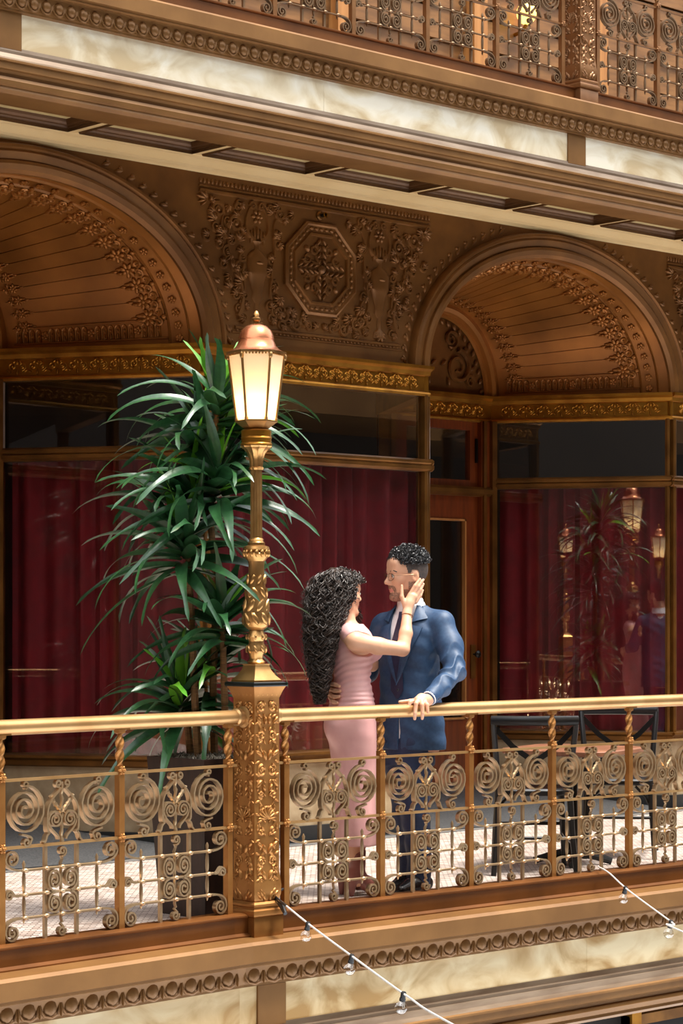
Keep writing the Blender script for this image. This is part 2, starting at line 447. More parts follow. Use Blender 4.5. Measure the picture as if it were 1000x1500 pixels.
        leafy(fz, (ux, 3.24), -PI / 2 + 0.3, 0.06); leafy(fz, (ux, 3.24), -PI / 2 - 0.3, 0.06)
        fz.build('flower_scroll', 'copper_relief', wf)
        # long running scrolls towards the arch and towards the medallion
        r1 = MB()
        rl(r1, bez((ux + s * 0.16, 3.24), (ux + s * 0.02, 3.45), (ux + s * 0.30, 3.55), (ux + s * 0.22, 3.78), 16), 0.015)
        scroll(r1, (ux + s * 0.17, 3.80), 0.055, 0 if s > 0 else PI, s * 1.6, 0.013)
        scroll(r1, (ux + s * 0.16, 3.90), 0.036, -PI / 2, -s * 1.4, 0.011)
        scroll(r1, (ux + s * 0.31, 3.87), 0.05, PI, s * 1.5, 0.012)
        rl(r1, bez((ux + s * 0.22, 3.70), (ux + s * 0.30, 3.72), (ux + s * 0.30, 3.8), (ux + s * 0.26, 3.86)), 0.011)
        scroll(r1, (ux + s * 0.24, 3.62), 0.04, PI / 2, -s * 1.5, 0.010)
        for (u, w, a, l) in ((0.12, 3.45, 0.6, .07), (0.2, 3.52, 2.2, .07), (0.27, 3.72, 0.4, .06), (0.22, 3.40, 1.2, .06), (0.34, 3.80, 0.9, .06), (0.40, 3.92, 0.2, .07), (0.15, 3.70, 2.0, .06)):
            leafy(r1, (ux + s * u, w), a if s > 0 else PI - a, l)
        scroll(r1, (ux + s * 0.42, 3.93), 0.03, PI, s * 1.3, 0.009)
        r1.build('running_scroll', 'copper_relief', wf)
        r2 = MB()
        for (u, w, r, a, t) in ((0.18, 3.90, 0.038, PI, 1.4), (0.10, 3.93, 0.025, 0, -1.4), (0.21, 3.27, 0.042, PI / 2, 1.5), (0.32, 3.23, 0.038, 0, -1.5), (0.42, 3.225, 0.028, 0, 1.4)):
            scroll(r2, (ux - s * u, w), r, a if s > 0 else PI - a, t * s, 0.011)
        rl(r2, bez((ux - s * 0.12, 3.55), (ux - s * 0.17, 3.7), (ux - s * 0.1, 3.8), (ux - s * 0.16, 3.87)), 0.012)
        rl(r2, bez((ux - s * 0.12, 3.45), (ux - s * 0.20, 3.40), (ux - s * 0.16, 3.33), (ux - s * 0.24, 3.31)), 0.012)
        for (u, w, a, l) in ((0.14, 3.75, 2.4, .055), (0.17, 3.38, 4.0, .055), (0.27, 3.30, 3.3, .055), (0.36, 3.28, 2.9, .05)):
            leafy(r2, (ux - s * u, w), a if s > 0 else PI - a, l)
        r2.build('running_scroll', 'copper_relief', wf)
    fl2 = MB(); rnd = random.Random(int(xm * 100)); done = []
    for k in range(900):
        u, v = rnd.uniform(0, 0.92), rnd.uniform(3.2, 3.94)
        e_in = ((u - 2.21) / (A1 + 0.30)) ** 2 + ((v - ZS) / (B1 + 0.27)) ** 2
        if e_in < 1 or math.hypot(u, v - zc) < 0.36 or abs(u - 0.52) < 0.10: continue
        if any(math.hypot(u - a, v - b2) < 0.068 for a, b2 in done): continue
        done.append((u, v)); a = rnd.uniform(0, 6.28); t = rnd.choice((-1.5, 1.5))
        for s in (-1, 1):
            if len(done) % 3: scroll(fl2, (xm + s * u, v), 0.034, a if s > 0 else PI - a, t * s, 0.009)
            leafy(fl2, (xm + s * u, v), a if s > 0 else PI - a, 0.045)
    fl2.build('scroll_ground', 'copper_relief', wf, kind='stuff')
for xm in (2.80, 7.22, -1.62):
    pier_panel(xm)
# ---- vaults: splayed shell from the front arch to the small back arch
rz = MB()                                                   # rosette of leaves, lies in local xy, bulges to +z
for k in range(7):
    a = 2 * PI * k / 7
    M = Matrix.Translation((0.026 * math.cos(a), 0.026 * math.sin(a), 0)) @ Matrix.Rotation(a, 4, 'Z')
    rz.blob((0, 0, 0.004), (0.022, 0.013, 0.014), 7, 4, M)
rz.blob((0, 0, 0.008), (0.014, 0.014, 0.014), 8, 4)
for q in (-1, 1):
    rz.tube([(x, y, 0.005) for x, y in spiral((0.055, q * 0.026), 0.02, 0.004, -q * PI / 2, q * 1.3)], 0.007, 5)
    rz.blob((-0.045, q * 0.012, 0.003), (0.024, 0.009, 0.01), 7, 4)
rz.blob((0.085, 0, 0.004), (0.016, 0.014, 0.012), 7, 4); rz.blob((-0.075, 0, 0.002), (0.022, 0.008, 0.008), 7, 4)
rzm = rz.mesh('rosette', 'vault_metal')
fm = MB()
for k in range(5):
    a = 2 * PI * k / 5
    fm.blob((0.016 * math.cos(a), 0.016 * math.sin(a), 0.003), (0.013, 0.013, 0.010), 6, 4)
fm.blob((0, 0, 0.007), (0.009, 0.009, 0.009), 6, 4)
fmm = fm.mesh('flower', 'vault_metal')
ni = MB()
ni.tube([(-0.016, -0.05, 0), (-0.016, 0.02, 0), (-0.010, 0.034, 0), (0, 0.04, 0), (0.010, 0.034, 0), (0.016, 0.02, 0), (0.016, -0.05, 0)], 0.006, 5)
ni.blob((0, -0.03, 0), (0.007, 0.022, 0.008), 6, 4); ni.blob((0, 0.008, 0), (0.009, 0.009, 0.009), 6, 4)
nim = ni.mesh('niche', 'vault_metal')
def vault(xc):
    def P(th, t): 
        return Vector((xc + (A1 + (A2 - A1) * t) * math.cos(th), YW + (YB - YW) * t, ZS + (B1 + (B2 - B1) * t) * math.sin(th)))
    def frame(th, t, h=0.0):
        p = P(th, t); d1 = (P(th + 1e-3, t) - P(th - 1e-3, t)).normalized(); d2 = (P(th, t + 1e-3) - P(th, t - 1e-3)).normalized()
        n = d1.cross(d2).normalized()
        if n.dot(Vector((xc, 2.0, ZS)) - p) < 0: n = -n
        d2 = -d2                                            # towards the front
        y = n.cross(d2).normalized()
        M = Matrix((( d2.x, y.x, n.x, 0), (d2.y, y.y, n.y, 0), (d2.z, y.z, n.z, 0), (0, 0, 0, 1)))
        return Matrix.Translation(p + n * h) @ M
    sh = MB(); sh.grid([[tuple(P(PI * i / 60, t)) for t in (0, .3, .6, 1.0)] for i in range(61)])
    sh.build('vault_shell', 'vault_metal', wf)
    def patch(t0, t1, th0, th1, h, name, n=4, m=2):
        q = MB(); rows = []
        for i in range(n + 1):
            th = th0 + (th1 - th0) * i / n
            rows.append([tuple(frame(th, t0 + (t1 - t0) * j / m, (0 if (i in (0, n) or j in (0, m)) and False else h)).translation) for j in range(m + 1)])
        q.grid(rows)
        base = [tuple(frame(th0, t0 + (t1 - t0) * j / m, -0.002).translation) for j in range(m + 1)]
        top = [tuple(frame(th1, t0 + (t1 - t0) * j / m, -0.002).translation) for j in range(m + 1)]
        q.grid([base, rows[0]]); q.grid([rows[-1], top])
        f0 = [tuple(frame(th0 + (th1 - th0) * i / n, t0, -0.002).translation) for i in range(n + 1)]
        q.grid([f0, [r[0] for r in rows]])
        q.build(name, 'vault_metal', wf)
    th_a = math.radians(12)
    NL = 22
    ths = [th_a + (PI - 2 * th_a) * i / NL for i in range(NL + 1)]
    for a, b in zip(ths, ths[1:]):
        patch(0.17, 0.93, a + 0.004, b - 0.004, 0.008, 'vault_panel')
    for a in ths[0:]:
        link('rosette', rzm, wf, M=frame(a, 0.25, 0.008) @ Matrix.Scale(1.2, 4))
        link('rosette', rzm, wf, M=frame(a, 0.86, 0.008) @ Matrix.Rotation(PI, 4, 'Z') @ Matrix.Scale(0.75, 4))
    for i in range(34):
        link('flower', fmm, wf, M=frame(PI * (i + .5) / 34, 0.115, 0.006))
    # rings along the front edge of the vault
    for t0, t1, h in ((0.155, 0.168, 0.012), (0.062, 0.074, 0.012)):
        q = MB(); q.grid([[tuple(frame(PI * i / 60, t, hh).translation) for t, hh in ((t0, 0), ((t0 + t1) / 2, h), (t1, 0))] for i in range(61)])
        q.build('bead_ring', 'vault_metal', wf)
    for side in (0, 1):
        sgn = lambda a: a if side == 0 else PI - a
        for a0, a1 in ((2.4, 3.4), (10.4, 11.4)):
            q = MB(); q.grid([[tuple(frame(sgn(math.radians(a)), t, hh).translation) for t in (0.17, 0.5, 0.93)] for a, hh in ((a0, 0), (a0 + .3, .012), (a1 - .3, .012), (a1, 0))])
            q.build('base_moulding', 'vault_metal', wf)
        for i in range(22):
            t = 0.20 + 0.72 * (i + .5) / 22
            if i % 7 == 3: link('flower', fmm, wf, M=frame(sgn(math.radians(6.8)), t, 0.002))
            else: link('niche', nim, wf, M=frame(sgn(math.radians(6.8)), t, 0.0) @ Matrix.Rotation(0 if side == 0 else PI, 4, 'Z') @ Matrix.Diagonal((0.95, 0.95, 1.7, 1)))
    # back wall tympanum with its own moulding and scroll panel
    ty = MB(); ring = [(xc + (A2 + .02) * math.cos(PI * i / 30), YB + 0.01, ZS - .1 + (B2 + .12) * math.sin(PI * i / 30)) for i in range(31)]
    ty.add([(xc, YB + 0.01, ZS - .1)] + ring, [(0, i + 1, i + 2) for i in range(30)])
    ty.build('tympanum', 'copper_relief', wf)
    prof = [(0.06, 0.0), (0.05, 0.04), (0.0, 0.06), (-0.03, 0.05), (-0.04, 0.02), (-0.06, 0.02), (-0.07, 0.0)]
    MB().grid([[(xc + (A2 - .03 + w) * math.cos(PI * i / 36), YB - h, ZS + (B2 - .02 + w) * math.sin(PI * i / 36)) for w, h in prof] for i in range(37)]).build('back_arch', 'vault_metal', wf, 25)
    sc = MB()
    for s in (-1, 1):
        rl(sc, spiral((xc + s * 0.2, ZS + 0.2), 0.13, 0.03, PI / 2, -s * 1.6), 0.016, YB)
        rl(sc, spiral((xc + s * 0.13, ZS + 0.40), 0.07, 0.02, -PI / 2, s * 1.5), 0.013, YB)
        rl(sc, spiral((xc + s * 0.33, ZS + 0.10), 0.05, 0.01, 0, s * 1.5), 0.011, YB)
        for k in range(5): sc.dome((xc + s * (0.2 + 0.15 * math.cos(k)), YB, ZS + 0.2 + 0.15 * math.sin(k)), 0.035, 0.014, 0.016, 7, k + 0.8)
    for i in range(22):
        th = PI * (i + .5) / 22
        sc.dome((xc + (A2 - .13) * math.cos(th), YB, ZS + (B2 - .12) * math.sin(th)), 0.028, 0.016, 0.014, 7, th + 0.7)
    sc.build('scroll_panel', 'copper_relief', wf)
for xc in RECX: vault(xc)

# ---- shop front: brass frieze band, transoms, panes, bulkheads, segment by segment
frz = MB()                                                  # one frieze ornament, 0.13 wide
for s in (-1, 1):
    frz.tube([(u, 0, v) for u, v in spiral((s * 0.032, 0.008), 0.026, 0.006, -PI / 2, s * 1.4)], 0.006, 5)
    frz.dome((s * 0.055, 0, -0.02), 0.02, 0.008, 0.01, 7, s * 0.6); frz.dome((s * 0.02, 0, 0.036), 0.018, 0.008, 0.01, 7, -s * 0.7)
    frz.dome((s * 0.032, 0, 0.008), 0.01, 0.01, 0.012, 7)
frz.dome((0, 0, -0.025), 0.009, 0.022, 0.012, 7); frz.dome((0, 0, 0.03), 0.011, 0.014, 0.012, 7)
frzm = frz.mesh('frieze_ornament', 'brass')
NWIN = [0]
def segM(p, q):
    a = math.atan2(q[1] - p[1], q[0] - p[0])
    return (p[0], p[1], 0), a, math.hypot(q[0] - p[0], q[1] - p[1])
def front_band(p, q, nm, label):
    loc, a, L = segM(p, q)
    e = struct(nm, label, loc, a)
    prof = [(0.06,2.853),(-.03,2.853),(-.034,2.868),(-.03,2.878),(-.012,2.885),(-.012,2.985),(-.03,2.99),(-.036,3.015),(-.058,3.03),(-.06,3.05),(0.06,3.05)]
    MB().prof_x(prof, -0.02, L + 0.02).build('band', 'brass', e, 20)
    n = int((L - 0.06) / 0.132)
    for i in range(n):
        link('frieze_ornament', frzm, e, (L / 2 + (i - (n - 1) / 2) * 0.132, -0.012, 2.935))
def window(p, q, label, curtain=True, bulk=True):
    loc, a, L = segM(p, q)
    NWIN[0] += 1
    w = struct('window_%d' % NWIN[0], label, loc, a)
    MB().box(0.02, L - 0.02, 0.0, 0.008, 2.44, 2.86).build('transom_pane', 'pane_glass', w, 0)
    MB().box(0.02, L - 0.02, 0.0, 0.008, 0.56, 2.37).build('pane', 'pane_glass', w, 0)
    for x in (0.0, L - 0.034):
        MB().prof_x([(-0.03, 0), (0.05, 0), (0.05, 0.034), (-0.03, 0.034), (-0.037, 0.017)], 0.5, 2.86).map(lambda X, Y, Z, x=x: (x + Z, Y, X)).build('mullion', 'brass_dull', w, 20)
    MB().prof_x([(0.06,2.36),(-.03,2.36),(-.05,2.375),(-.052,2.395),(-.04,2.40),(-.05,2.415),(-.05,2.43),(-.03,2.442),(0.06,2.442)], -0.035, L + 0.035).build('transom_bar', 'brass_dull', w, 20)
    MB().prof_x([(0.06,0.49),(-.02,0.49),(-.035,0.50),(-.035,0.53),(-.06,0.545),(-.06,0.56),(0.06,0.57)], -0.02, L + 0.02).build('sill', 'brass_dull', w, 20)
    MB().box(-0.01, L + 0.01, 0.0, 0.08, 0.10, 0.49).build('bulkhead', 'tan_stone', w)
    MB().box(-0.02, L + 0.02, -0.03, 0.08, -0.02, 0.10).build('plinth', 'black_stone', w)
    if curtain:
        c = MB(); rows = []
        n = int(L / 0.016)
        random.seed(int(L * 100) + NWIN[0])
        ph = [random.random() * 6 for _ in range(6)]
        for i in range(n + 1):
            x = 0.05 + (L - 0.10) * i / n
            row = []
            for z in (0.5, 1.2, 1.9, 2.42):
                y = 0.10 + 0.03 * math.sin(x * 42 + ph[0] + 1.6 * math.sin(x * 7 + ph[1])) + 0.02 * math.sin(x * 19 + ph[2] + z * .4)
                row.append((x, y, z))
            rows.append(row)
        cu = thing('curtain', 'dark red pleated curtain hanging behind ' + curtain, 'curtain', loc, a)
        c.grid(rows).build('cloth', 'curtain_red', cu)
        MB().tube([(0.12, 0.10, 2.435), (L - 0.12, 0.10, 2.435)], 0.012, 8).build('curtain_rod', 'brass_dull', cu)
P_ = [(-2.56, YW), (-0.68, YW), (0.04, YB), (1.14, YB), (1.86, YW), (3.74, YW), (4.46, YB), (5.56, YB), (6.28, YW), (8.16, YW)]
nb = 0
for i, (p, q) in enumerate(zip(P_, P_[1:])):
    nb += 1
    front_band(p, q, 'trim_%d' % (nb + 4), 'gilded frieze band with scroll ornament over ' + ('the left shop window', 'the hidden recess side', 'the left shop door', 'the window behind the palm', 'the window behind the couple', 'the recess side hidden by the pier', 'the wooden shop door', 'the window reflecting the couple', 'the last shop window')[i])
window(P_[3], P_[4], 'angled shop window with dark red curtain behind the palm', 'the angled window left of the palm')
window(P_[4], P_[5], 'flat shop window with dark red curtain behind the couple', 'the window behind the couple')
window(P_[5], P_[6], 'angled side window of the entrance recess facing away', 'the recess side window facing away')
window(P_[7], P_[8], 'angled shop window reflecting the couple and the lamp', 'the window that mirrors the couple')
window(P_[8], P_[9], 'narrow slice of flat shop window beyond the angled one', 'the last flat window')
window(P_[0], P_[1], 'flat shop window beyond the left recess', 'the window left of the empty recess')
window(P_[1], P_[2], 'angled shop window on the hidden side of the empty recess', 'the hidden side of the empty recess')
def door(p, q, nm, label):
    loc, a, L = segM(p, q)
    d = struct(nm, label, (loc[0], loc[1], 0.15), a)
    MB().box(0.0, 0.14, -0.04, 0.08, 0, 2.71).build('jamb', 'wood_door', d); MB().box(L - 0.14, L, -0.04, 0.08, 0, 2.71).build('jamb', 'wood_door', d)
    MB().box(L - 0.05, L, -0.07, 0.0, 0, 2.71).build('brass_pilaster', 'brass_dull', d); MB().box(0, 0.05, -0.07, 0.0, 0, 2.71).build('brass_pilaster', 'brass_dull', d)
    MB().box(L - 0.13, L - 0.10, -0.06, 0.0, 0, 2.71).build('brass_strip', 'brass_dull', d)
    MB().prof_x([(0.06, 2.15), (-.04, 2.15), (-.07, 2.17), (-.07, 2.2), (-.05, 2.22), (0.06, 2.22)], 0.05, L - 0.05).build('transom_bar', 'brass_dull', d, 20)
    MB().box(0.14, L - 0.14, 0.02, 0.028, 2.26, 2.64).build('transom_pane', 'pane_glass', d, 0)
    t = MB(); t.box(0.14, L - 0.14, 0, 0.05, 2.64, 2.71); t.box(0.14, 0.22, 0, 0.05, 2.22, 2.64); t.box(L - 0.22, L - 0.14, 0, 0.05, 2.22, 2.64); t.box(0.22, L - .22, 0, 0.05, 2.22, 2.27)
    t.build('transom_frame', 'wood_door', d)
    MB().box(L - 0.17, L - 0.155, -0.02, 0.0, 2.4, 2.58).build('latch', 'black_metal', d)
    f = MB(); f.box(0.14, 0.27, 0, 0.05, 0.0, 2.15); f.box(L - 0.27, L - 0.14, 0, 0.05, 0.0, 2.15); f.box(0.27, L - 0.27, 0, 0.05, 1.98, 2.15); f.box(0.27, L - 0.27, 0, 0.05, 0, 0.5)
    f.build('door_leaf', 'wood_door', d)
    b = MB()
    for x0, x1, z0, z1 in ((0.27, 0.285, 0.5, 1.98), (L - 0.285, L - 0.27, 0.5, 1.98), (0.27, L - .27, 1.965, 1.98), (0.27, L - .27, 0.5, 0.515)): b.box(x0, x1, -0.012, 0.02, z0, z1)
    b.build('glazing_bead', 'wood_light', d)
    MB().box(0.27, L - 0.27, 0.02, 0.028, 0.5, 1.98).build('door_pane', 'pane_glass', d, 0)
    MB().box(L - 0.22, L - 0.17, -0.012, 0.0, 0.8, 1.05).build('lock_plate', 'brass_dull', d)
    MB().lathe([(0.006, 0), (0.008, 0.03), (0.026, 0.04), (0.028, 0.055), (0.012, 0.066)], 12).xf(Matrix.Translation((L - 0.195, -0.01, 0.98)) @ Matrix.Rotation(PI / 2, 4, 'X')).build('door_knob', 'black_metal', d)
door(P_[6], P_[7], 'door_1', 'reddish brown wooden glazed shop door with brass frame in the recess')
door(P_[2], P_[3], 'door_2', 'wooden glazed shop door in the recess left of the palm')

# ---- balcony fascias: ledge, egg moulding, marble slabs, lower mouldings
LEDGE = [(0.06,-.05),(-.05,-.055),(-.155,-.066),(-.17,-.08),(-.17,-.158),(-.155,-.162),(-.155,-.172),(-.145,-.178),(-.122,-.18),(-.108,-.262),(-.105,-.264),(-.105,-.275),(-.07,-.28),(-.06,-.30),(0.06,-.30)]
COVE = [(0.06,-.46),(-.085,-.46),(-.09,-.485),(-.115,-.487),(-.115,-.502),(-.125,-.505),(-.14,-.53),(-.165,-.545),(0.06,-.545)]
LOWER = [(0.06,-.545),(-.165,-.545),(-.18,-.55),(-.18,-.56),(-.17,-.562),(-.17,-.598),(-.15,-.602),(-.138,-.612),(-.138,-.63),(-.15,-.634),(-.155,-.65),(-.15,-.672),(-.135,-.68),(-.138,-.695),(-.12,-.712),(-.09,-.72),(0.08,-.72),(0.08,-.545)]
egg1 = MB()                                                 # half egg in a shell with darts, 0.115 pitch, leaning back
egg1.blob((0, 0.004, 0.002), (0.038, 0.020, 0.040), 10, 6)
egg1.tube([(-0.052, 0, 0.04), (-0.050, 0, -0.008), (-0.036, -0.003, -0.032), (0, -0.004, -0.042), (0.036, -0.003, -0.032), (0.050, 0, -0.008), (0.052, 0, 0.04)], 0.0065, 5)
egg1.blob((0.0575, 0, -0.01), (0.006, 0.012, 0.034), 6, 4)
egg1m = egg1.mesh('egg', 'bronze')
egg2 = MB(); egg2.blob((0, 0, 0), (0.028, 0.026, 0.034), 10, 6)
egg2.tube([(0.036 * math.sin(a), 0.0, 0.041 * math.cos(a)) for a in [2 * PI * i / 16 for i in range(17)]], 0.0065, 5, False)
egg2m = egg2.mesh('egg', 'bronze')
def fascia(nm, label, origin, rot, x0, x1, breaks, egg_mesh, pitch, marble_m='marble_warm'):
    e = struct(nm, label, origin, rot)
    MB().prof_x(LEDGE, x0, x1).build('ledge', 'bronze', e, 18)
    MB().prof_x(LOWER, x0, x1).build('lower_moulding', 'bronze', e, 18)
    MB().prof_x(COVE, x0, x1).build('dusty_cove', 'bronze_dusty', e, 18)
    bm = MB(); bm.box(x0, x1, -0.045, 0.05, -0.06, 0.03); bm.prof_x([(0.055, 0.03), (-0.05, 0.03), (-0.055, 0.036), (-0.055, 0.042), (-0.03, 0.05), (0.055, 0.05)], x0, x1)
    bm.prof_x([(0.0, -0.06), (-0.065, -0.06), (-0.065, -0.05), (-0.045, -0.04), (0.0, -0.04)], x0, x1)
    bm.build('kerb_beam', 'kerb_bronze', e, 18)
    k = 0; x = math.ceil(x0 / pitch) * pitch
    R = Matrix.Rotation(math.radians(-9), 4, 'X')
    while x < x1:
        link('egg', egg_mesh, e, M=Matrix.Translation((x, -0.115, -0.221)) @ R); x += pitch
    MB().box(x0, x1, -0.05, 0.06, -0.48, -0.28).build('backing', 'bronze', e)
    xs = [x0] + [b for b in breaks if x0 < b < x1] + [x1]
    for b in breaks:
        if x0 <= b <= x1: MB().box(b - 0.085, b + 0.085, -0.088, -0.05, -0.47, -0.28).build('block', 'bronze', e)
    for a, b in zip(xs, xs[1:]):
        a2 = a + (0.085 if a in breaks else 0); b2 = b - (0.085 if b in breaks else 0)
        n = max(1, round((b2 - a2) / 2.2))
        for i in range(n):
            MB().box(a2 + (b2 - a2) * i / n + 0.001, a2 + (b2 - a2) * (i + 1) / n - 0.001, -0.078, -0.05, -0.465, -0.275).build('marble_slab', marble_m, e)
    return e
ROT_L = math.radians(4.5)
PIV = (-0.17, 0, 0)
fascia('trim_1', 'bronze ledge with egg moulding and marble slabs under the right railing', (0, 0, 0), 0, -0.17, 9.0, [0.02, PER], egg1m, 0.115)
fascia('trim_2', 'bronze ledge with egg moulding and marble slabs under the left railing', PIV, ROT_L, -4.6, 0.0, [-4.4], egg1m, 0.115)
fascia('trim_3', 'bronze fascia with egg moulding and marble slabs of the upper gallery', (0, YU, FL2), 0, -4.0, 10.0, [-0.14, -0.14 + PER, -0.14 + 2 * PER], egg2m, 0.079, 'marble')
# ---- wall of the upper gallery
uw = struct('wall_upper', 'brown boarded wall behind the upper railing', me=MB().box(-12, 14, 3.75, 4.0, FL2 - 0.05, 11).mesh('wall_upper', 'wood_wall'))
bd = MB().box(0, 1.3, 3.70, 3.76, 0, 0.105).mesh('wall_board', 'wood_wall')
for i in range(12):
    for j in range(14):
        link('board', bd, uw, (-4.2 + i * 1.36, random.uniform(-0.012, 0.012) - 0.02 * (j % 2), FL2 + 0.22 + j * 0.118))
pm = MB().box(-0.07, 0.07, 3.60, 3.72, FL2, 9).mesh('upright', 'wood_light')
for i in range(12): link('upright', pm, uw, (-4.24 + i * 1.36, 0, 0))
MB().box(-12, 14, 3.62, 3.75, FL2, FL2 + 0.2).build('skirting', 'wood_light', uw)
MB().box(-12, 14, YU - 0.03, 4.0, FL2 - 0.06, FL2 - 0.005).build('gallery_floor', 'grey_stone', uw)
# ================================================================ railings
ZB, ZM, ZT, ZR = 0.05, 0.444, 0.725, 0.945        # kerb top, middle bar, top bar, handrail axis
BW = 0.0155                                        # half width of balusters
def y0(uv): return [(u, 0.0, v) for u, v in uv]
def panel_meshes(W, mi='iron_scroll'):
    c = W / 2
    hw = c - BW
    P = []                                          # (name, mesh)
    FW, FT = 0.027, 0.0085                          # flat bar
    zc = (ZM + ZT) / 2 + 0.012
    # big coil
    R = 0.098 * min(1.06, W / 0.62)
    def coil(s):
        cx = s * (c - BW - R - 0.008)
        # s = -1 left coil: outer turn starts at the top curl, winds in
        tail = spiral((cx - s * 0.012, ZT - 0.030), 0.010, 0.016, PI * .9 if s < 0 else PI * .1, s * -0.6, 8)
        body = spiral((cx, zc), R, 0.012, PI / 2, s * 3.15, 56)
        m = MB(); m.bar(y0([(u, v) for u, v in body]), FW, FT)
        m.bar(y0(spiral((cx, ZT - 0.022), 0.017, 0.005, -PI / 2, -s * 1.1, 12)), FW * .8, FT)
        # foot: from bottom of the coil to a small curl standing on the middle bar
        m.bar(y0(bez((cx + s * 0.02, zc - R + 0.004), (cx - s * 0.02, zc - R - 0.004), (cx - s * 0.045, zc - R - 0.012), (cx - s * 0.030, zc - R - 0.026), 8) + spiral((cx - s * 0.008, zc - R - 0.030), 0.021, 0.005, PI if s > 0 else 0, s * 1.25, 14)), FW * .85, FT)
        return m
    P.append(('coil', coil(-1))); P.append(('coil', coil(1)))
    # lyre of the middle with inner coils and twisted stems
    for s in (-1, 1):
        m = MB()
        m.bar(y0(spiral((s * 0.022, ZT - 0.026), 0.017, 0.005, -PI / 2 - s * 0.3, s * 1.2, 14)), FW * .8, FT)
        m.bar(y0(bez((s * 0.012, ZT - 0.045), (s * 0.05, ZT - 0.085), (s * 0.088, ZT - 0.10), (s * 0.086, ZT - 0.17), 12) + bez((s * 0.086, ZT - 0.17), (s * 0.085, ZT - 0.215), (s * 0.088, ZT - 0.225), (s * 0.074, ZT - 0.232), 6) + bez((s * 0.074, ZT - 0.232), (s * 0.10, ZT - 0.245), (s * 0.085, ZT - 0.262), (s * 0.105, ZT - 0.272), 8)), FW, FT)
        P.append(('lyre_arm', m))
        m = MB()
        m.bar(y0(spiral((s * 0.040, ZT - 0.178), 0.038, 0.007, 0 if s > 0 else PI, s * 2.1, 34)), FW, FT * .9)
        m.bar(y0(bez((s * 0.078, ZT - 0.178), (s * 0.07, ZT - 0.23), (s * 0.02, ZT - 0.235), (s * 0.02, ZT - 0.262), 8)), FW * .8, FT)
        P.append(('inner_coil', m))
        m = MB()
        pts = bez((s * 0.006, ZT - 0.15), (s * 0.02, ZT - 0.12), (s * 0.045, ZT - 0.11), (s * 0.06, ZT - 0.075), 12)
        m.tube(y0(pts), [0.0085 + 0.003 * (i % 3 == 0) for i in range(13)], 6)
        P.append(('twisted_sprig', m))
    m = MB(); n = 22
    m.tube([(0.002 * math.sin(i * 1.3), 0.002 * math.cos(i * 1.3), ZT - 0.02 - (ZT - ZM - 0.02) * i / n) for i in range(n + 1)], [0.0075 + 0.003 * (i % 3 == 0) for i in range(n + 1)], 6)
    P.append(('twisted_stem', m))
    # lattice below
    H = ZM - ZB
    r1, r2, r3 = ZM - 0.25 * H, ZM - 0.51 * H, ZM - 0.755 * H
    u1, u2 = 0.155 * W / 0.62 * 1.22, 0.087
    def wavy(x0, x1, z):
        knots = [-u1, -u2, 0, u2, u1]
        pts = []; N = 26
        for i in range(N + 1):
            u = x0 + (x1 - x0) * i / N
            k = min(abs(u - q) for q in knots)
            pts.append((u, -0.006 + 0.008 * max(0, 1 - k / 0.02), z))
        return pts
    m = MB(); m.tube(wavy(-u1 - 0.02, u1 + 0.02, r1), 0.0062, 6)
    for s in (-1, 1):
        e = hw - 0.006
        m.bar(y0(bez((s * (u1 + .02), r1), (s * (e - .02), r1 + 0.006), (s * e, r1 + 0.03), (s * e, r1 + 0.05), 8) + spiral((s * (e - 0.037), r1 + 0.05), 0.037, 0.006, 0 if s > 0 else PI, s * 1.6, 22)), FW * .9, FT)
    P.append(('lattice_bar', m))
    m = MB(); m.tube(wavy(-u1 - 0.03, u1 + 0.03, r2), 0.0062, 6)
    for s in (-1, 1):
        e = hw - 0.008
        m.bar(y0(bez((s * (u1 + .03), r2), (s * (e - 0.04), r2 - 0.012), (s * (e - 0.04), r2 + 0.022), (s * (e - 0.022), r2 + 0.024), 8) + spiral((s * (e - 0.020), r2 + 0.002), 0.020, 0.005, PI / 2, -s * 1.3, 14)), FW * .8, FT)
    P.append(('lattice_bar', m))
    m = MB(); m.tube(wavy(-u1 - 0.02, u1 + 0.02, r3), 0.0062, 6)
    for s in (-1, 1):
        e = hw - 0.006; q = min(0.044, r3 - ZB - 0.045)
        m.bar(y0(bez((s * (u1 + .02), r3), (s * (e - .02), r3 + 0.002), (s * e, r3 - 0.02), (s * e, ZB + 0.042), 8) + spiral((s * (e - 0.036), ZB + 0.040), 0.036, 0.006, 0 if s > 0 else PI, -s * 1.7, 24)), FW * .95, FT)
    P.append(('lattice_bar', m))
    for u, za, zb in ((-u1, r1 + 0.04, r3 - 0.025), (u1, r1 + 0.04, r3 - 0.025)):
        m = MB(); N = 20
        rs = []
        for i in range(N + 1):
            z = za + (zb - za) * i / N
            k = min(abs(z - q) for q in (r1, r2, r3)); rs.append(0.0045 + 0.004 * min(1, k / 0.03) if z > zb + 0.01 and z < za - 0.01 else 0.002)
        m.tube([(u, 0.004, za + (zb - za) * i / N) for i in range(N + 1)], rs, 6)
        P.append(('spear', m))
    for u in (-u2, u2):
        m = MB(); m.box(u - 0.0075, u + 0.0075, -0.0035, 0.0115, ZB, ZM); P.append(('upright', m))
    m = MB()
    m.bar(y0(spiral((0, ZM - 0.032), 0.022, 0.005, -PI / 2, 1.4, 16)), FW * .8, FT)
    m.tube([(0, 0.004, ZM - 0.05), (0.006, 0.004, ZM - 0.065), (-0.004, 0.004, ZM - 0.085), (0, 0.004, r1), (0, 0.004, r3 - .02), (0.006, 0.004, r3 - 0.035), (-0.004, 0.004, ZB + 0.055), (0.016, 0.004, ZB + 0.035)], 0.0075, 6)
    m.bar(y0(spiral((-0.004, ZB + 0.026), 0.022, 0.005, 0.3, -1.4, 16)), FW * .8, FT)
    P.append(('scroll_upright', m))
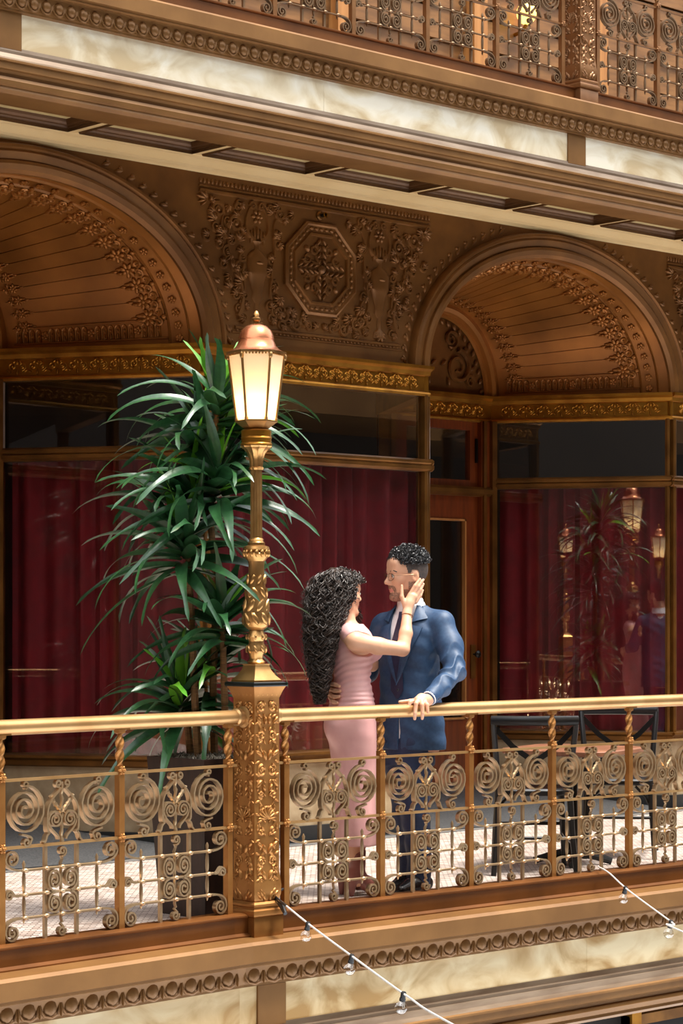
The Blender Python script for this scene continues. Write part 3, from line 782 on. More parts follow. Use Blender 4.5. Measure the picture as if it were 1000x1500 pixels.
    rc = 0.039
    for s in (-1, 1):
        for za, zb in ((r1, r2), (r2, r3)):
            zc2 = (za + zb) / 2; k = 1 if za == r1 else -1
            m = MB(); m.bar(y0([(u, zc2 + (v - zc2) * (za - zb) / (2 * rc) * 0.95) for u, v in spiral((s * (u2 / 2 + 0.001), zc2), rc, 0.007, -k * PI / 2, s * k * 2.2, 36)]), FW, FT)
            P.append(('small_coil', m))
    m = MB()
    for z in (r1, r2, r3):
        for u in (-u1, -u2, 0, u2, u1):
            m.dome((u, -0.008, z), 0.017, 0.011, 0.012, 6)
    P.append(('knot_set', m))
    return [(n, q.mesh('rail_' + n, mi, 40)) for n, q in P]
def baluster_mesh(mg='gold_post'):
    m = MB(); m.box(-BW, BW, -BW, BW, ZB, ZT + 0.03)
    n = 26; rows = []
    for i in range(n + 1):
        z = ZT + 0.03 + (ZR - 0.045 - ZT - 0.03) * i / n
        rr = 0.013 + 0.004 * math.sin(PI * i / n)
        rows.append([(rr * (1 + 0.28 * math.cos(2 * (2 * PI * j / 12) + 0)) * math.cos(2 * PI * j / 12 + i * 0.30), rr * (1 + 0.28 * math.cos(2 * (2 * PI * j / 12))) * math.sin(2 * PI * j / 12 + i * 0.30), z) for j in range(12)])
    m.grid(rows, closed_v=True)
    return m.mesh('baluster', mg, 40)
def cap_mesh(mg='gold_post'):
    m = MB(); m.lathe([(0.014, ZR - 0.05), (0.024, ZR - 0.045), (0.026, ZR - 0.03), (0.018, ZR - 0.028)], 4, ph=PI / 4)
    m.box(-0.042, 0.042, -0.022, 0.022, ZR - 0.032, ZR - 0.022)
    return m.mesh('bracket', mg, 30)
def rosette_mesh(mg='gold_post'):
    m = MB()
    for k in range(6): m.dome((0.012 * math.cos(k * PI / 3), 0, 0.012 * math.sin(k * PI / 3)), 0.011, 0.008, 0.009, 6, k * PI / 3)
    m.dome((0, 0, 0), 0.009, 0.009, 0.014, 8)
    return m.mesh('bar_rosette', mg)
mat('bronze_rail', (140, 98, 60), (120, 80, 46), 0.36, 0.55, 6)
mat('bronze_scroll', (134, 106, 78), (112, 86, 60), 0.36, 0.6, 6)
RM = {g: (baluster_mesh(g), cap_mesh(g), rosette_mesh(g)) for g in ('gold_post', 'bronze_rail')}
PM = {}
def railing(label, loc, rot, x0, W, n, ext0, ext1, mg='gold_post', mi='iron_scroll', mh='gold_rail', group=None):
    BALM, CAPM, ROSM = RM[mg]
    r = thing('iron_railing', label, 'railing', loc, rot, group)
    if (W, mi) not in PM: PM[(W, mi)] = panel_meshes(W, mi)
    x1 = x0 + W * n
    h = MB(); h.tube([(x0 - ext0, 0, ZR), (x1 + ext1, 0, ZR)], 0.033, 18)
    for e in ([x0 - ext0 + 0.02] if ext0 > 0.04 else []) + ([x1 + ext1 - 0.02] if ext1 > 0.04 else []):
        h.tube([(e - 0.02, 0, ZR), (e - 0.012, 0, ZR), (e + 0.012, 0, ZR), (e + 0.02, 0, ZR)], [0.034, 0.041, 0.041, 0.034], 18)
    h.build('handrail', mh, r)
    MB().box(x0 - ext0 * .6, x1 + ext1 * .6, -0.010, 0.010, ZT - 0.006, ZT + 0.006).build('top_bar', 'gold_rail' if mg == 'gold_post' else mg, r)
    MB().box(x0 - ext0 * .6, x1 + ext1 * .6, -0.010, 0.010, ZM - 0.006, ZM + 0.006).build('middle_bar', 'gold_rail' if mg == 'gold_post' else mg, r)
    for i in range(n + 1):
        b = link('baluster', BALM, r, (x0 + i * W, 0, 0))
        link('bracket', CAPM, b)
        link('bar_rosette', ROSM, b, (0, -BW, ZT + 0.012)); link('bar_rosette', ROSM, b, (0, -BW, ZM))
    for i in range(n):
        for nm, me in PM[(W, mi)]:
            link(nm, me, r, (x0 + (i + .5) * W, 0, 0), kind='stuff' if nm == 'knot_set' else None)
    return r
railing('gilded scrollwork railing in front of the couple and chairs', (0, 0, 0), 0, 0.175, 0.62, 8, 0.085, 0.5)
railing('gilded scrollwork railing in front of the potted palm', PIV, ROT_L, -0.66 * 5, 0.66, 5, 0.5, 0.08)
railing('scrollwork railing of the upper gallery left of its carved post', (0, YU, FL2), 0, PER - 0.19 - 0.62 * 8, 0.62, 8, 0.1, 0.08, 'bronze_rail', 'bronze_scroll', 'bronze_rail')
railing('scrollwork railing of the upper gallery right of its carved post', (0, YU, FL2), 0, PER + 0.155, 0.62, 6, 0.085, 0.1, 'bronze_rail', 'bronze_scroll', 'bronze_rail')

# ---------------------------------------------------------------- carved newel posts
def post_relief(w, mg='gold_post'):
    # ornament for one face, lies in local xz, bulges to -y; shells, scrolls, leaves
    m = MB(); y = 0.0
    def t(uv, r): m.tube([(u, y, v) for u, v in uv], [1.35 * r * (1 - .5 * i / (len(uv) - 1)) for i in range(len(uv))], 5, True, None, (0, 1, 0))
    for s in (-1, 1):
        for q in range(30):
            v = 0.14 + q * 0.03; a = 0.5 + 1.1 * (q % 3); u = 0.058 - 0.016 * (q % 2)
            m.dome((s * u, y, v), 0.017, 0.0065, 0.009, 6, a if s > 0 else PI - a)
            if q % 2: m.dome((s * 0.016, y, v), 0.013, 0.005, 0.008, 6, 1.0 if s > 0 else PI - 1.0)
        for (u, v, r, a, k) in ((0.035, 0.99, 0.02, PI / 2, 1.4), (0.032, 0.86, 0.024, -PI / 2, 1.4), (0.030, 0.70, 0.027, PI / 2, -1.5), (0.034, 0.59, 0.018, -PI / 2, 1.4), (0.034, 0.42, 0.017, PI / 2, 1.3), (0.03, 0.285, 0.026, -PI / 2, 1.5), (0.036, 0.19, 0.022, PI / 2, -1.5)):
            t(spiral((s * u, v), r, 0.005, a, s * k), 0.006)
            m.dome((s * u, y, v), 0.007, 0.007, 0.008, 6)
        for (u, v, a, l) in ((0.05, 0.93, 1.0, .022), (0.012, 0.93, 1.6, .02), (0.05, 0.78, 0.6, .024), (0.015, 0.77, 1.3, .026), (0.05, 0.64, 2.2, .024), (0.02, 0.62, 1.2, .02), (0.045, 0.36, 0.8, .022), (0.018, 0.34, 1.2, .026), (0.05, 0.24, 2.0, .022), (0.02, 0.22, 1.2, .026), (0.05, 0.13, 0.9, .024), (0.02, 0.125, 1.3, .024), (0.035, 0.14, 1.1, .026)):
            m.dome((s * u, y, v), l * 1.05, l * .45, 0.013, 7, a if s > 0 else PI - a)
        t(bez((s * 0.06, 0.93), (s * 0.01, 0.90), (s * 0.07, 0.82), (s * 0.02, 0.78), 10), 0.006)
        t(bez((s * 0.06, 0.66), (s * 0.02, 0.62), (s * 0.07, 0.58), (s * 0.03, 0.54), 10), 0.006)
        t(bez((s * 0.01, 0.33), (s * 0.06, 0.31), (s * 0.01, 0.25), (s * 0.06, 0.23), 10), 0.006)
    for k in range(9):                              # shell
        a = PI / 2 + (k - 4) * 0.36
        m.dome((0.028 * math.cos(a), y, 0.475 + 0.034 * math.sin(a)), 0.032, 0.0065, 0.010, 7, a)
    t([(0.048 * math.cos(a), 0.475 + 0.058 * math.sin(a)) for a in [-0.6 + (PI + 1.2) * i / 18 for i in range(19)]], 0.006)
    for k in range(5): m.dome(((k - 2) * 0.028, y, 1.055), 0.013, 0.016, 0.008, 7)
    return m.mesh('post_relief', mg)
PRMS = {g: post_relief(0.15, g) for g in ('gold_post', 'bronze_rail')}
def newel(label, loc, mg='gold_post'):
    PRM = PRMS[mg]
    p = thing('newel_post', label, 'post', loc)
    hw = 0.0745
    m = MB()
    def sq(prof): 
        return [[(r * a, r * b, z) for a, b in ((1, 1), (-1, 1), (-1, -1), (1, -1))] for r, z in prof]
    m.grid(sq([(hw, 0.24), (hw + 0.001, 0.5), (hw, 1.03), (hw + 0.012, 1.065), (hw + 0.022, 1.085)]), closed_v=True)
    m.grid(sq([(hw - 0.002, 0.10), (hw + 0.006, 0.13), (hw + 0.008, 0.17), (hw + 0.003, 0.21), (hw, 0.24)]), closed_v=True)
    m.build('shaft', mg, p, 60)
    b = MB(); b.grid(sq([(0.0, -0.06), (0.088, -0.06), (0.088, 0.03), (0.086, 0.034), (0.098, 0.038), (0.10, 0.05), (0.098, 0.062), (0.088, 0.068), (0.086, 0.076), (0.09, 0.08), (0.09, 0.09), (0.08, 0.10), (0.0, 0.10)]), closed_v=True)
    b.build('base', mg, p, 30)
    for k in range(4):
        link('carved_face', PRM, p, M=Matrix.Rotation(k * PI / 2, 4, 'Z') @ Matrix.Translation((0, -hw, 0)), kind='stuff')
    MB().grid(sq([(0, 1.085), (0.10, 1.085), (0.104, 1.09), (0.104, 1.102), (0.098, 1.106), (0, 1.106)]), closed_v=True).build('cap_plate', 'black_plate', p, 30)
    for s in (-1, 1):
        MB().tube([(s * 0.074, 0, ZR), (s * 0.082, 0, ZR), (s * 0.09, 0, ZR)], [0.05, 0.05, 0.036], 16).build('rail_collar', 'gold_rail' if mg == 'gold_post' else mg, p)
    return p
newel('gold carved square post carrying the lit lamp beside the palm', (0, 0, 0))
newel('carved square post of the upper gallery railing', (PER - 0.02, YU, FL2), 'bronze_rail')

# ---------------------------------------------------------------- lamps
def lamp(label, loc, group=None):
    l = thing('gallery_lamp', label, 'lamp', loc, 0, group)
    Z = lambda y: 1.4 + (905 - y) / 317.6 - 1.106
    def sq(prof): return [[(r * a, r * b, z) for a, b in ((1, 1), (-1, 1), (-1, -1), (1, -1))] for r, z in prof]
    b = MB(); b.grid(sq([(0, 0), (0.082, 0), (0.082, 0.008), (0.076, 0.014), (0.062, 0.03), (0.048, 0.055), (0.042, 0.075), (0.046, 0.082), (0, 0.084)]), closed_v=True)
    b.build('foot', 'gold_lamp', l, 30)
    v = MB(); v.lathe([(0.036, 0.082), (0.042, 0.09), (0.03, 0.105), (0.034, 0.125), (0.045, 0.14), (0.043, 0.16), (0.034, 0.18), (0.036, 0.19), (0.045, 0.205), (0.036, 0.225), (0.032, 0.238), (0.044, 0.244), (0.054, 0.255), (0.060, 0.28), (0.060, 0.32), (0.052, 0.38), (0.042, 0.44), (0.037, 0.50), (0.036, 0.54), (0.04, 0.56)], 20)
    v.build('baluster_stem', 'gold_lamp', l, 40)
    rel = MB()
    for k in range(8):
        a = k * PI / 4
        for z, r, L, tilt in ((0.29, 0.058, 0.035, .5), (0.35, 0.055, 0.035, -.5), (0.41, 0.046, 0.03, .5), (0.47, 0.04, 0.026, -.4), (0.15, 0.042, 0.02, .4), (0.205, 0.042, 0.014, 0)):
            rel.dome((0, 0, 0), L * .4, L, 0.009, 7, tilt)
            n = 4 * 7
            M = Matrix.Rotation(a + (0.4 if tilt < 0 else 0), 4, 'Z') @ Matrix.Translation((0, -r, z))
            rel.v[-n:] = [tuple(M @ Vector(p)) for p in rel.v[-n:]]
    rel.build('leaf_relief', 'gold_lamp', l, kind='stuff')
    c = MB(); c.lathe([(0.04, 0.555), (0.056, 0.575), (0.06, 0.59), (0.052, 0.60), (0.062, 0.61), (0.058, 0.622), (0.04, 0.628), (0.04, 0.64), (0.032, 0.648), (0.035, 0.655), (0.028, 0.662)], 20)
    for k in range(14): c.blob((0.056 * math.cos(k * PI / 7), 0.056 * math.sin(k * PI / 7), 0.592), (0.011, 0.011, 0.02), 6, 4)
    c.build('leaf_cup', 'gold_lamp', l, 40)
    s = MB(); N = 24; rows = []
    for z, r in ((0.66, 0.028), (0.98, 0.0265)):
        rows.append([((r - 0.004 * (j % 2)) * math.cos(2 * PI * j / N), (r - 0.004 * (j % 2)) * math.sin(2 * PI * j / N), z) for j in range(N)])
    s.grid(rows, closed_v=True); s.build('fluted_shaft', 'gold_lamp', l, 20)
    cp = MB(); rows = []
    for z, r in ((0.975, 0.032), (0.985, 0.036), (0.99, 0.03), (1.02, 0.033), (1.05, 0.042), (1.07, 0.058), (1.078, 0.072), (1.085, 0.076), (1.09, 0.06)):
        rows.append([((r * (1 - 0.10 * (j % 2))) * math.cos(2 * PI * j / N), (r * (1 - 0.1 * (j % 2))) * math.sin(2 * PI * j / N), z) for j in range(N)])
    cp.grid(rows, closed_v=True); cp.build('capital', 'gold_lamp', l, 30)
    MB().lathe([(0.03, 1.085), (0.072, 1.088), (0.074, 1.095), (0.07, 1.10), (0.07, 1.12), (0.073, 1.124), (0.07, 1.128), (0.07, 1.155), (0.06, 1.162), (0.045, 1.166)], 22).build('collar', 'brass', l, 30)
    G0, G1 = 1.20, 1.507
    MB().lathe([(0.045, 1.16), (0.062, 1.17), (0.088, 1.19), (0.098, 1.196), (0.098, 1.203), (0.08, 1.205), (0.0, 1.205)], 6, ph=0.33).build('gallery_ring', 'gold_lamp', l, 30)
    R0, R1 = 0.088, 0.128
    for k in range(6):
        a0, a1 = k * PI / 3 + 0.33, (k + 1) * PI / 3 + 0.33
        MB().add([(R0 * math.cos(a0), R0 * math.sin(a0), G0), (R0 * math.cos(a1), R0 * math.sin(a1), G0), (R1 * math.cos(a1), R1 * math.sin(a1), G1), (R1 * math.cos(a0), R1 * math.sin(a0), G1)], [(0, 1, 2, 3)]).build('glass_pane', 'frosted_glass', l, 0)
        f = MB(); f.tube([(R0 * 1.02 * math.cos(a0), R0 * 1.02 * math.sin(a0), G0), (R1 * 1.02 * math.cos(a0), R1 * 1.02 * math.sin(a0), G1)], 0.006, 8)
        f.blob((R1 * 1.03 * math.cos(a0), R1 * 1.03 * math.sin(a0), G1 - 0.012), (0.010, 0.010, 0.016), 7, 5); f.blob((R0 * 1.03 * math.cos(a0), R0 * 1.03 * math.sin(a0), G0 + 0.008), (0.009, 0.009, 0.012), 7, 5)
        f.build('glazing_bar', 'gold_lamp', l)
        d = MB()
        for i in range(9):
            t = (i + .5) / 9; r = (R1 + 0.006)
            d.blob((r * ((1-t) * math.cos(a0) + t * math.cos(a1)), r * ((1-t) * math.sin(a0) + t * math.sin(a1)), G1 - 0.003), (0.005, 0.005, 0.006), 5, 3)
        d.build('dentil_row', 'gold_lamp', l, kind='stuff')
    MB().lathe([(0.12, G1), (0.138, G1 + 0.002), (0.139, G1 + 0.012), (0.125, G1 + 0.014)], 6, ph=0.33).build('eave', 'gold_lamp', l, 30)
    MB().lathe([(0.128, G1 + 0.012), (0.108, G1 + 0.022), (0.092, G1 + 0.04), (0.084, G1 + 0.06), (0.082, G1 + 0.066), (0.084, G1 + 0.07), (0.08, G1 + 0.085), (0.07, G1 + 0.11), (0.05, G1 + 0.13), (0.026, G1 + 0.14), (0.0, G1 + 0.143)], 24).build('dome', 'copper', l, 40)
    MB().lathe([(0.016, G1 + 0.135), (0.016, G1 + 0.148), (0.012, G1 + 0.15), (0.02, G1 + 0.158), (0.02, G1 + 0.168), (0.01, G1 + 0.175), (0.014, G1 + 0.185), (0.009, G1 + 0.198), (0.0, G1 + 0.205)], 14).build('finial', 'gold_lamp', l, 40)
    MB().blob((0, 0, G0 + 0.062), (0.030, 0.030, 0.046), 14, 10).build('bulb', 'lamp_bulb', l)
    return l
lamp('lit hexagonal lantern with copper dome on a gold stem beside the palm', (0, 0, 1.106))
lamp('distant lit lantern mirrored in the shop glass on the door side of the palm', (-10.2, -3.7, 1.106), 'mirrored distant lanterns')
lamp('distant lit lantern mirrored in the shop glass above the man in blue', (-9.8, -5.05, 1.106), 'mirrored distant lanterns')
for x, y, q in ((-10.2, -3.7, 'on the door side of the palm'), (-9.8, -5.05, 'above the man in blue')):
    MB().box(x - .08, x + .08, y - .08, y + .08, -0.05, 1.106).build('lamp_pedestal', 'gold_post', None, 30, label='gold pedestal of the distant lantern mirrored ' + q, cat='pedestal', group='pedestals of the mirrored lanterns')
# ================================================================ potted palm
RV = Vector((math.cos(-YAW), -math.sin(-YAW), 0)); FV = Vector((math.sin(-YAW), math.cos(-YAW), 0))
def potted_palm():
    random.seed(11)
    PC = Vector((0.03, 0.37, 0))
    t = thing('potted_palm', 'tall bushy palm with drooping strap leaves in a dark square planter', 'plant', PC)
    b = MB()
    def sq(prof): return [[(r * a, r * c, z) for a, c in ((1, 1), (-1, 1), (-1, -1), (1, -1))] for r, z in prof]
    b.grid(sq([(0, 0.0), (0.165, 0.0), (0.168, 0.004), (0.212, 0.735), (0.212, 0.745), (0.195, 0.745), (0.19, 0.69), (0, 0.69)]), closed_v=True)
    b.build('planter', 'planter', t, 30)
    ms = MB(); N = 22; rows = []
    for i in range(N + 1):
        rows.append([(-0.19 + 0.38 * i / N, -0.19 + 0.38 * j / N, 0.715 + random.uniform(0, 0.03)) for j in range(N + 1)])
    ms.grid(rows)
    for k in range(420):
        x, y = random.uniform(-.18, .18), random.uniform(-.18, .18); a = random.uniform(0, 6.3); l = random.uniform(.012, .03)
        ms.tube([(x, y, 0.735), (x + l * math.cos(a), y + l * math.sin(a), 0.745 + random.uniform(0, .02)), (x + 2 * l * math.cos(a + .7), y + 2 * l * math.sin(a + .7), 0.735)], 0.002, 3)
    ms.build('moss_cover', 'moss', t, kind='stuff')
    S = 0.00323
    def loc(px, py, d=0.0):
        v = RV * ((px - 308) * S) + FV * d; return Vector((v.x, v.y, 1.4 + (905 - py) * S))
    heads = [(318, 592, 0.00, 44, .94, 0.22), (300, 650, 0.06, 36, .96, 0.2), (322, 700, -0.06, 36, 1.0, 0.22), (284, 735, 0.02, 36, 1.0, 0.16), (270, 800, -0.08, 44, 1.0, 0.2), (328, 905, -0.10, 38, .80, 0.2), (264, 1026, -0.02, 44, .92, 0.18), (306, 985, 0.06, 22, .85, .16)]
    # canes
    for pts in (((314, 1125, 0.03), (312, 1000, 0.02), (318, 850, 0.0), (308, 760, -0.01), (318, 600, 0.0)), ((292, 1125, -0.05), (286, 1010, -0.05), (282, 900, -0.05), (277, 815, -0.08)), ((334, 1125, -0.06), (330, 1010, -0.07), (328, 920, -0.10)), ((280, 1125, 0.03), (274, 1040, -0.02))):
        P = [loc(*p) for p in pts]; m = MB(); n = 30; pp = []
        for i in range(n + 1):
            q = i / n * (len(P) - 1); k = min(int(q), len(P) - 2); pp.append(P[k].lerp(P[k + 1], q - k))
        m.tube(pp, [0.019 - 0.005 * i / n + 0.0012 * (i % 2) for i in range(n + 1)], 8)
        m.build('cane', 'cane', t)
    MB().tube([loc(302, 1125, .05), loc(300, 800, .04), loc(305, 640, .05)], 0.009, 8).build('bamboo_stake', 'wood_light', t)
    # leaf shapes: start pitch and droop
    LM = {}
    for vi in range(7):
        p0 = math.radians((78, 60, 42, 26, 10, -6, -22)[vi]); dr = math.radians((30, 58, 82, 88, 82, 68, 50)[vi])
        m = MB(); n = 13; x = z = 0.0; rows = []; Lf = 0.56
        for i in range(n + 1):
            s = i / n
            w = 0.0285 * (0.32 + 0.68 * math.sin(PI * min(1, s * 1.15 + 0.12) ** 0.8)) if s < 0.86 else 0.0285 * max(0.02, (1 - s) / 0.14 * 0.62)
            pt = p0 - dr * s ** 1.35
            tw = 0.35 * math.sin(vi * 1.7) * s
            nx, nz = -math.sin(pt), math.cos(pt)
            fold = 0.35 * (1 - s * .6)
            row = []
            for k in (-1, -.5, 0, .5, 1):
                yy = w * k * math.cos(tw); up = w * abs(k) * fold + w * k * math.sin(tw)
                row.append((x + nx * up, yy, z + nz * up))
            rows.append(row)
            x += Lf / n * math.cos(pt); z += Lf / n * math.sin(pt)
        m.grid(rows)
        for nm in ('leaf', 'leaf_young'): LM[(vi, nm)] = m.mesh('leaf', nm, 0)
        for nm in ('leaf', 'leaf_young'): LM[(vi, nm)].polygons.foreach_set('use_smooth', [True] * len(LM[(vi, nm)].polygons))
    cnt = 0
    for hi, (px, py, d, n, sc, hl) in enumerate(heads):
        c = loc(px, py, d)
        for k in range(n):
            s = k / (n - 1)
            vi = min(6, max(0, int(s * 6.4 + random.uniform(-.7, .7))))
            az = k * 2.39996 + random.uniform(-.3, .3)
            q = sc * random.uniform(.78, 1.12) * (0.62 + 0.42 * min(1, s * 2.2))
            nm = 'leaf_young' if (s < 0.08 or random.random() < 0.05) else 'leaf'
            o = link('leaf', LM[(vi, nm)], t)
            mid = [Vector(v.co) for i, v in enumerate(LM[(vi, nm)].vertices) if i % 5 == 2]
            o.location = c + Vector((0.014 * math.cos(az), 0.014 * math.sin(az), hl * (0.35 - s)))
            o.scale = (q, random.uniform(.85, 1.2), q)
            for tries in range(14):                 # leaves keep clear of the lamp and the railing
                o.rotation_euler = (random.uniform(-.75, .75), random.uniform(-.15, .15), az)
                Mx = Matrix.Translation(PC + o.location) @ o.rotation_euler.to_matrix().to_4x4() @ Matrix.Diagonal((*o.scale, 1))
                W_ = [Mx @ p for p in mid]
                if all((math.hypot(p.x, p.y) > (0.17 if p.z > 2.2 else 0.10) and (p.y > 0.07 or p.z > 1.02)) for p in W_): break
                az += 0.45
            else:
                o.scale = (q * .5, .6, q * .5)
            cnt += 1
potted_palm()

# ================================================================ table and chairs
def cafe_table():
    t = thing('cafe_table', 'small cafe table with pale reddish wood top behind the black chairs', 'table', (2.91, 0.625, 0), 0.3)
    m = MB()
    def rr(h, z): return [(h * max(-1, min(1, 1.25 * math.cos(a))), h * max(-1, min(1, 1.25 * math.sin(a))), z) for a in [2 * PI * i / 32 for i in range(32)]]
    rows = [rr(0.0, 0.63), rr(0.325, 0.63), rr(0.335, 0.637), rr(0.335, 0.657), rr(0.328, 0.663), rr(0.0, 0.663)]
    m.grid(rows, closed_v=True).build('tabletop', 'table_wood', t, 40)
    MB().lathe([(0.09, 0.615), (0.09, 0.63), (0.035, 0.60), (0.028, 0.55), (0.028, 0.1), (0.05, 0.06), (0.06, 0.04)], 16).build('pedestal', 'black_metal', t)
    for k in range(4):
        a = k * PI / 2 + 0.4
        MB().tube([(0.03 * math.cos(a), 0.03 * math.sin(a), 0.07), (0.14 * math.cos(a), 0.14 * math.sin(a), 0.045), (0.22 * math.cos(a), 0.22 * math.sin(a), 0.02)], [0.028, 0.022, 0.02], 8).build('foot', 'black_metal', t)
cafe_table()
def chair(label, loc, rot):
    # local: front of the seat towards +y, back at y = 0
    c = thing('cross_back_chair', label, 'chair', loc, rot, 'black cross back chairs')
    m = MB(); prof = []
    def seat(k, z): return [(k * 0.205 * max(-1, min(1, 1.2 * math.cos(a))) * (1.0 + 0.06 * math.sin(a)), 0.24 + k * 0.2 * max(-1, min(1, 1.2 * math.sin(a))), z) for a in [2 * PI * i / 28 for i in range(28)]]
    m.grid([seat(0, .425), seat(.95, .425), seat(1, .432), seat(1, .452), seat(.94, .462), seat(.5, .455), seat(0, .45)], closed_v=True).build('seat', 'black_wood', c, 40)
    for s in (-1, 1):
        MB().tube([(s * 0.225, -0.075, 0), (s * 0.205, -0.02, 0.22), (s * 0.195, 0.03, 0.45), (s * 0.205, 0.012, 0.62), (s * 0.222, -0.035, 0.80), (s * 0.224, -0.045, 0.835)], [0.015, 0.017, 0.018, 0.017, 0.016, 0.015], 10).build('rear_leg', 'black_wood', c)
        MB().tube([(s * 0.20, 0.46, 0), (s * 0.19, 0.44, 0.2), (s * 0.175, 0.41, 0.43)], [0.014, 0.017, 0.019], 10).build('front_leg', 'black_wood', c)
        MB().tube([(s * 0.21, -0.03, 0.17), (s * 0.195, 0.2, 0.18), (s * 0.19, 0.44, 0.19)], 0.010, 8).build('side_stretcher', 'black_wood', c)
        b = MB(); b.bar([(s * 0.215, -0.030, 0.80), (s * 0.12, -0.035, 0.70), (s * -0.02, -0.02 + s * .006, 0.60), (s * -0.14, 0.01, 0.52), (s * -0.185, 0.035, 0.465)], 0.010, 0.030, (0, 1, 0)); b.build('cross_strip', 'black_metal', c, 30)
        MB().tube([(s * 0.185, 0.42, 0.28), (s * 0.15, 0.425, 0.36), (s * 0.09, 0.42, 0.42)], 0.008, 6).build('corner_brace', 'black_wood', c)
    MB().tube([(-0.19, 0.44, 0.24), (0.19, 0.44, 0.24)], 0.010, 8).build('front_stretcher', 'black_wood', c)
    MB().tube([(-0.20, -0.02, 0.20), (0.20, -0.02, 0.20)], 0.010, 8).build('rear_stretcher', 'black_wood', c)
    r = MB(); n = 14
    r.tube([(-0.235 + 0.47 * i / n, -0.045 - 0.045 * math.sin(PI * i / n), 0.842) for i in range(n + 1)], 0.021, 10, True, (0.8, 1.25), (0, 1, 0)); r.build('top_rail', 'black_wood', c)
chair('black cross back chair with its open back close behind the railing', (2.36, 0.42, 0), math.radians(-44))
chair('black cross back chair on the far side of the table', (3.66, 0.92, 0), math.radians(131))

# ================================================================ string lights
def string_lights(label, pts, spots, mate):
    P = [Vector(p) for p in pts]
    t = thing('string_light', label, 'string lights', P[0], 0, 'festoon bulb strings')
    o = P[0]
    Q = []
    n = 12
    for i in range(len(P) - 1):                    # Catmull-Rom
        a, b, c, d = P[max(i - 1, 0)], P[i], P[i + 1], P[min(i + 2, len(P) - 1)]
        for k in range(n):
            u = k / n
            Q.append(0.5 * ((2 * b) + (c - a) * u + (2 * a - 5 * b + 4 * c - d) * u * u + (3 * b - a - 3 * c + d) * u ** 3) - o)
    Q.append(P[-1] - o)
    MB().tube(Q, 0.0042, 8).build('cable', mate, t)
    for s in spots:
        k = s * n; i = min(int(k), len(Q) - 2); q = Q[i].lerp(Q[i + 1], k - i)
        MB().lathe([(0.008, 0.008), (0.011, 0.004), (0.011, -0.018), (0.013, -0.020), (0.013, -0.030), (0.009, -0.032)], 12).xf(Matrix.Translation(q) @ Matrix.Rotation(0.25, 4, 'X')).build('socket', 'rubber_black', t)
        bb = MB(); bb.lathe([(0.008, -0.03), (0.012, -0.036), (0.0215, -0.046), (0.0255, -0.059), (0.0225, -0.073), (0.013, -0.082), (0.0, -0.085)], 16); bo = bb.xf(Matrix.Translation(q) @ Matrix.Rotation(0.25, 4, 'X')).build('bulb', 'bulb_glass', t)
        MB().tube([(q.x - .006, q.y, q.z - .035), (q.x - .004, q.y, q.z - .058), (q.x + .004, q.y, q.z - .058), (q.x + .006, q.y, q.z - .035)], 0.0012, 4).build('filament', 'cable_white', bo)
    return t
sl = string_lights('festoon string of clear bulbs tied to the railing beside the gold post', [(0.06, -0.065, 0.114), (-0.094, -0.479, 0.036), (-0.327, -1.013, -0.027), (-0.589, -1.589, -0.085), (-0.812, -2.064, -0.11), (-1.7, -4.0, -0.15), (-3.3, -7.6, -0.02)], [0.93, 1.93, 2.93, 4.3], 'cable_white')
MB().tube([(0.0, 0.0, -0.004), (-0.025, -0.075, -0.035), (-0.045, -0.12, -0.062)], [0.008, 0.013, 0.009], 8).build('plug', 'rubber_black', sl)
MB().tube([(0.09, 0.05, 0.025), (0.05, 0.03, 0.02), (0.0, 0.0, 0.0), (-0.05, -0.13, -0.024)], 0.006, 8).build('lead', 'rubber_black', sl)
string_lights('festoon string of clear bulbs tied to the kerb in front of the table', [(2.369, -0.03, 0.078), (2.292, -0.171, 0.062), (2.134, -0.433, 0.008), (1.788, -0.999, -0.072), (1.673, -1.166, -0.091), (0.6, -3.4, -0.2), (-1.5, -7.6, -0.02)], [1.9, 2.95, 4.6], 'cable_white')
# ---- small fittings on the relief wall and a glowing globe behind the upper railing
def spot(label, p):  # small wall spotlight, given the shape of a fire-water head
    o = thing('spotlight_head', label, 'spotlight', p)
    MB().tube([(0, 0.0, 0), (0, -0.012, 0), (0, -0.02, 0)], [0.030, 0.030, 0.022], 16).build('flange', 'brass_dull', o)
    MB().tube([(0, -0.015, 0), (0, -0.06, 0)], [0.012, 0.009], 10).build('spot_barrel', 'black_metal', o)
    MB().tube([(0, -0.056, 0), (0, -0.06, 0)], [0.018, 0.018], 12).build('spot_disc', 'brass', o)
spot('small round sprinkler head above the octagon medallion', (2.80, YW, 3.93))
spot('small round sprinkler head inside the arched niche', (4.85, YB, 3.40))
g = thing('globe_lamp', 'glowing yellow globe wall lamp behind the upper railing', 'lamp', (5.75, 3.58, 5.92))
MB().blob((0, 0, 0), (0.075, 0.075, 0.085), 16, 10).build('globe', 'glow_yellow', g)
MB().tube([(0, 0.14, -0.14), (0, 0.04, -0.13), (0, 0, -0.08)], 0.015, 8).build('arm', 'brass', g)
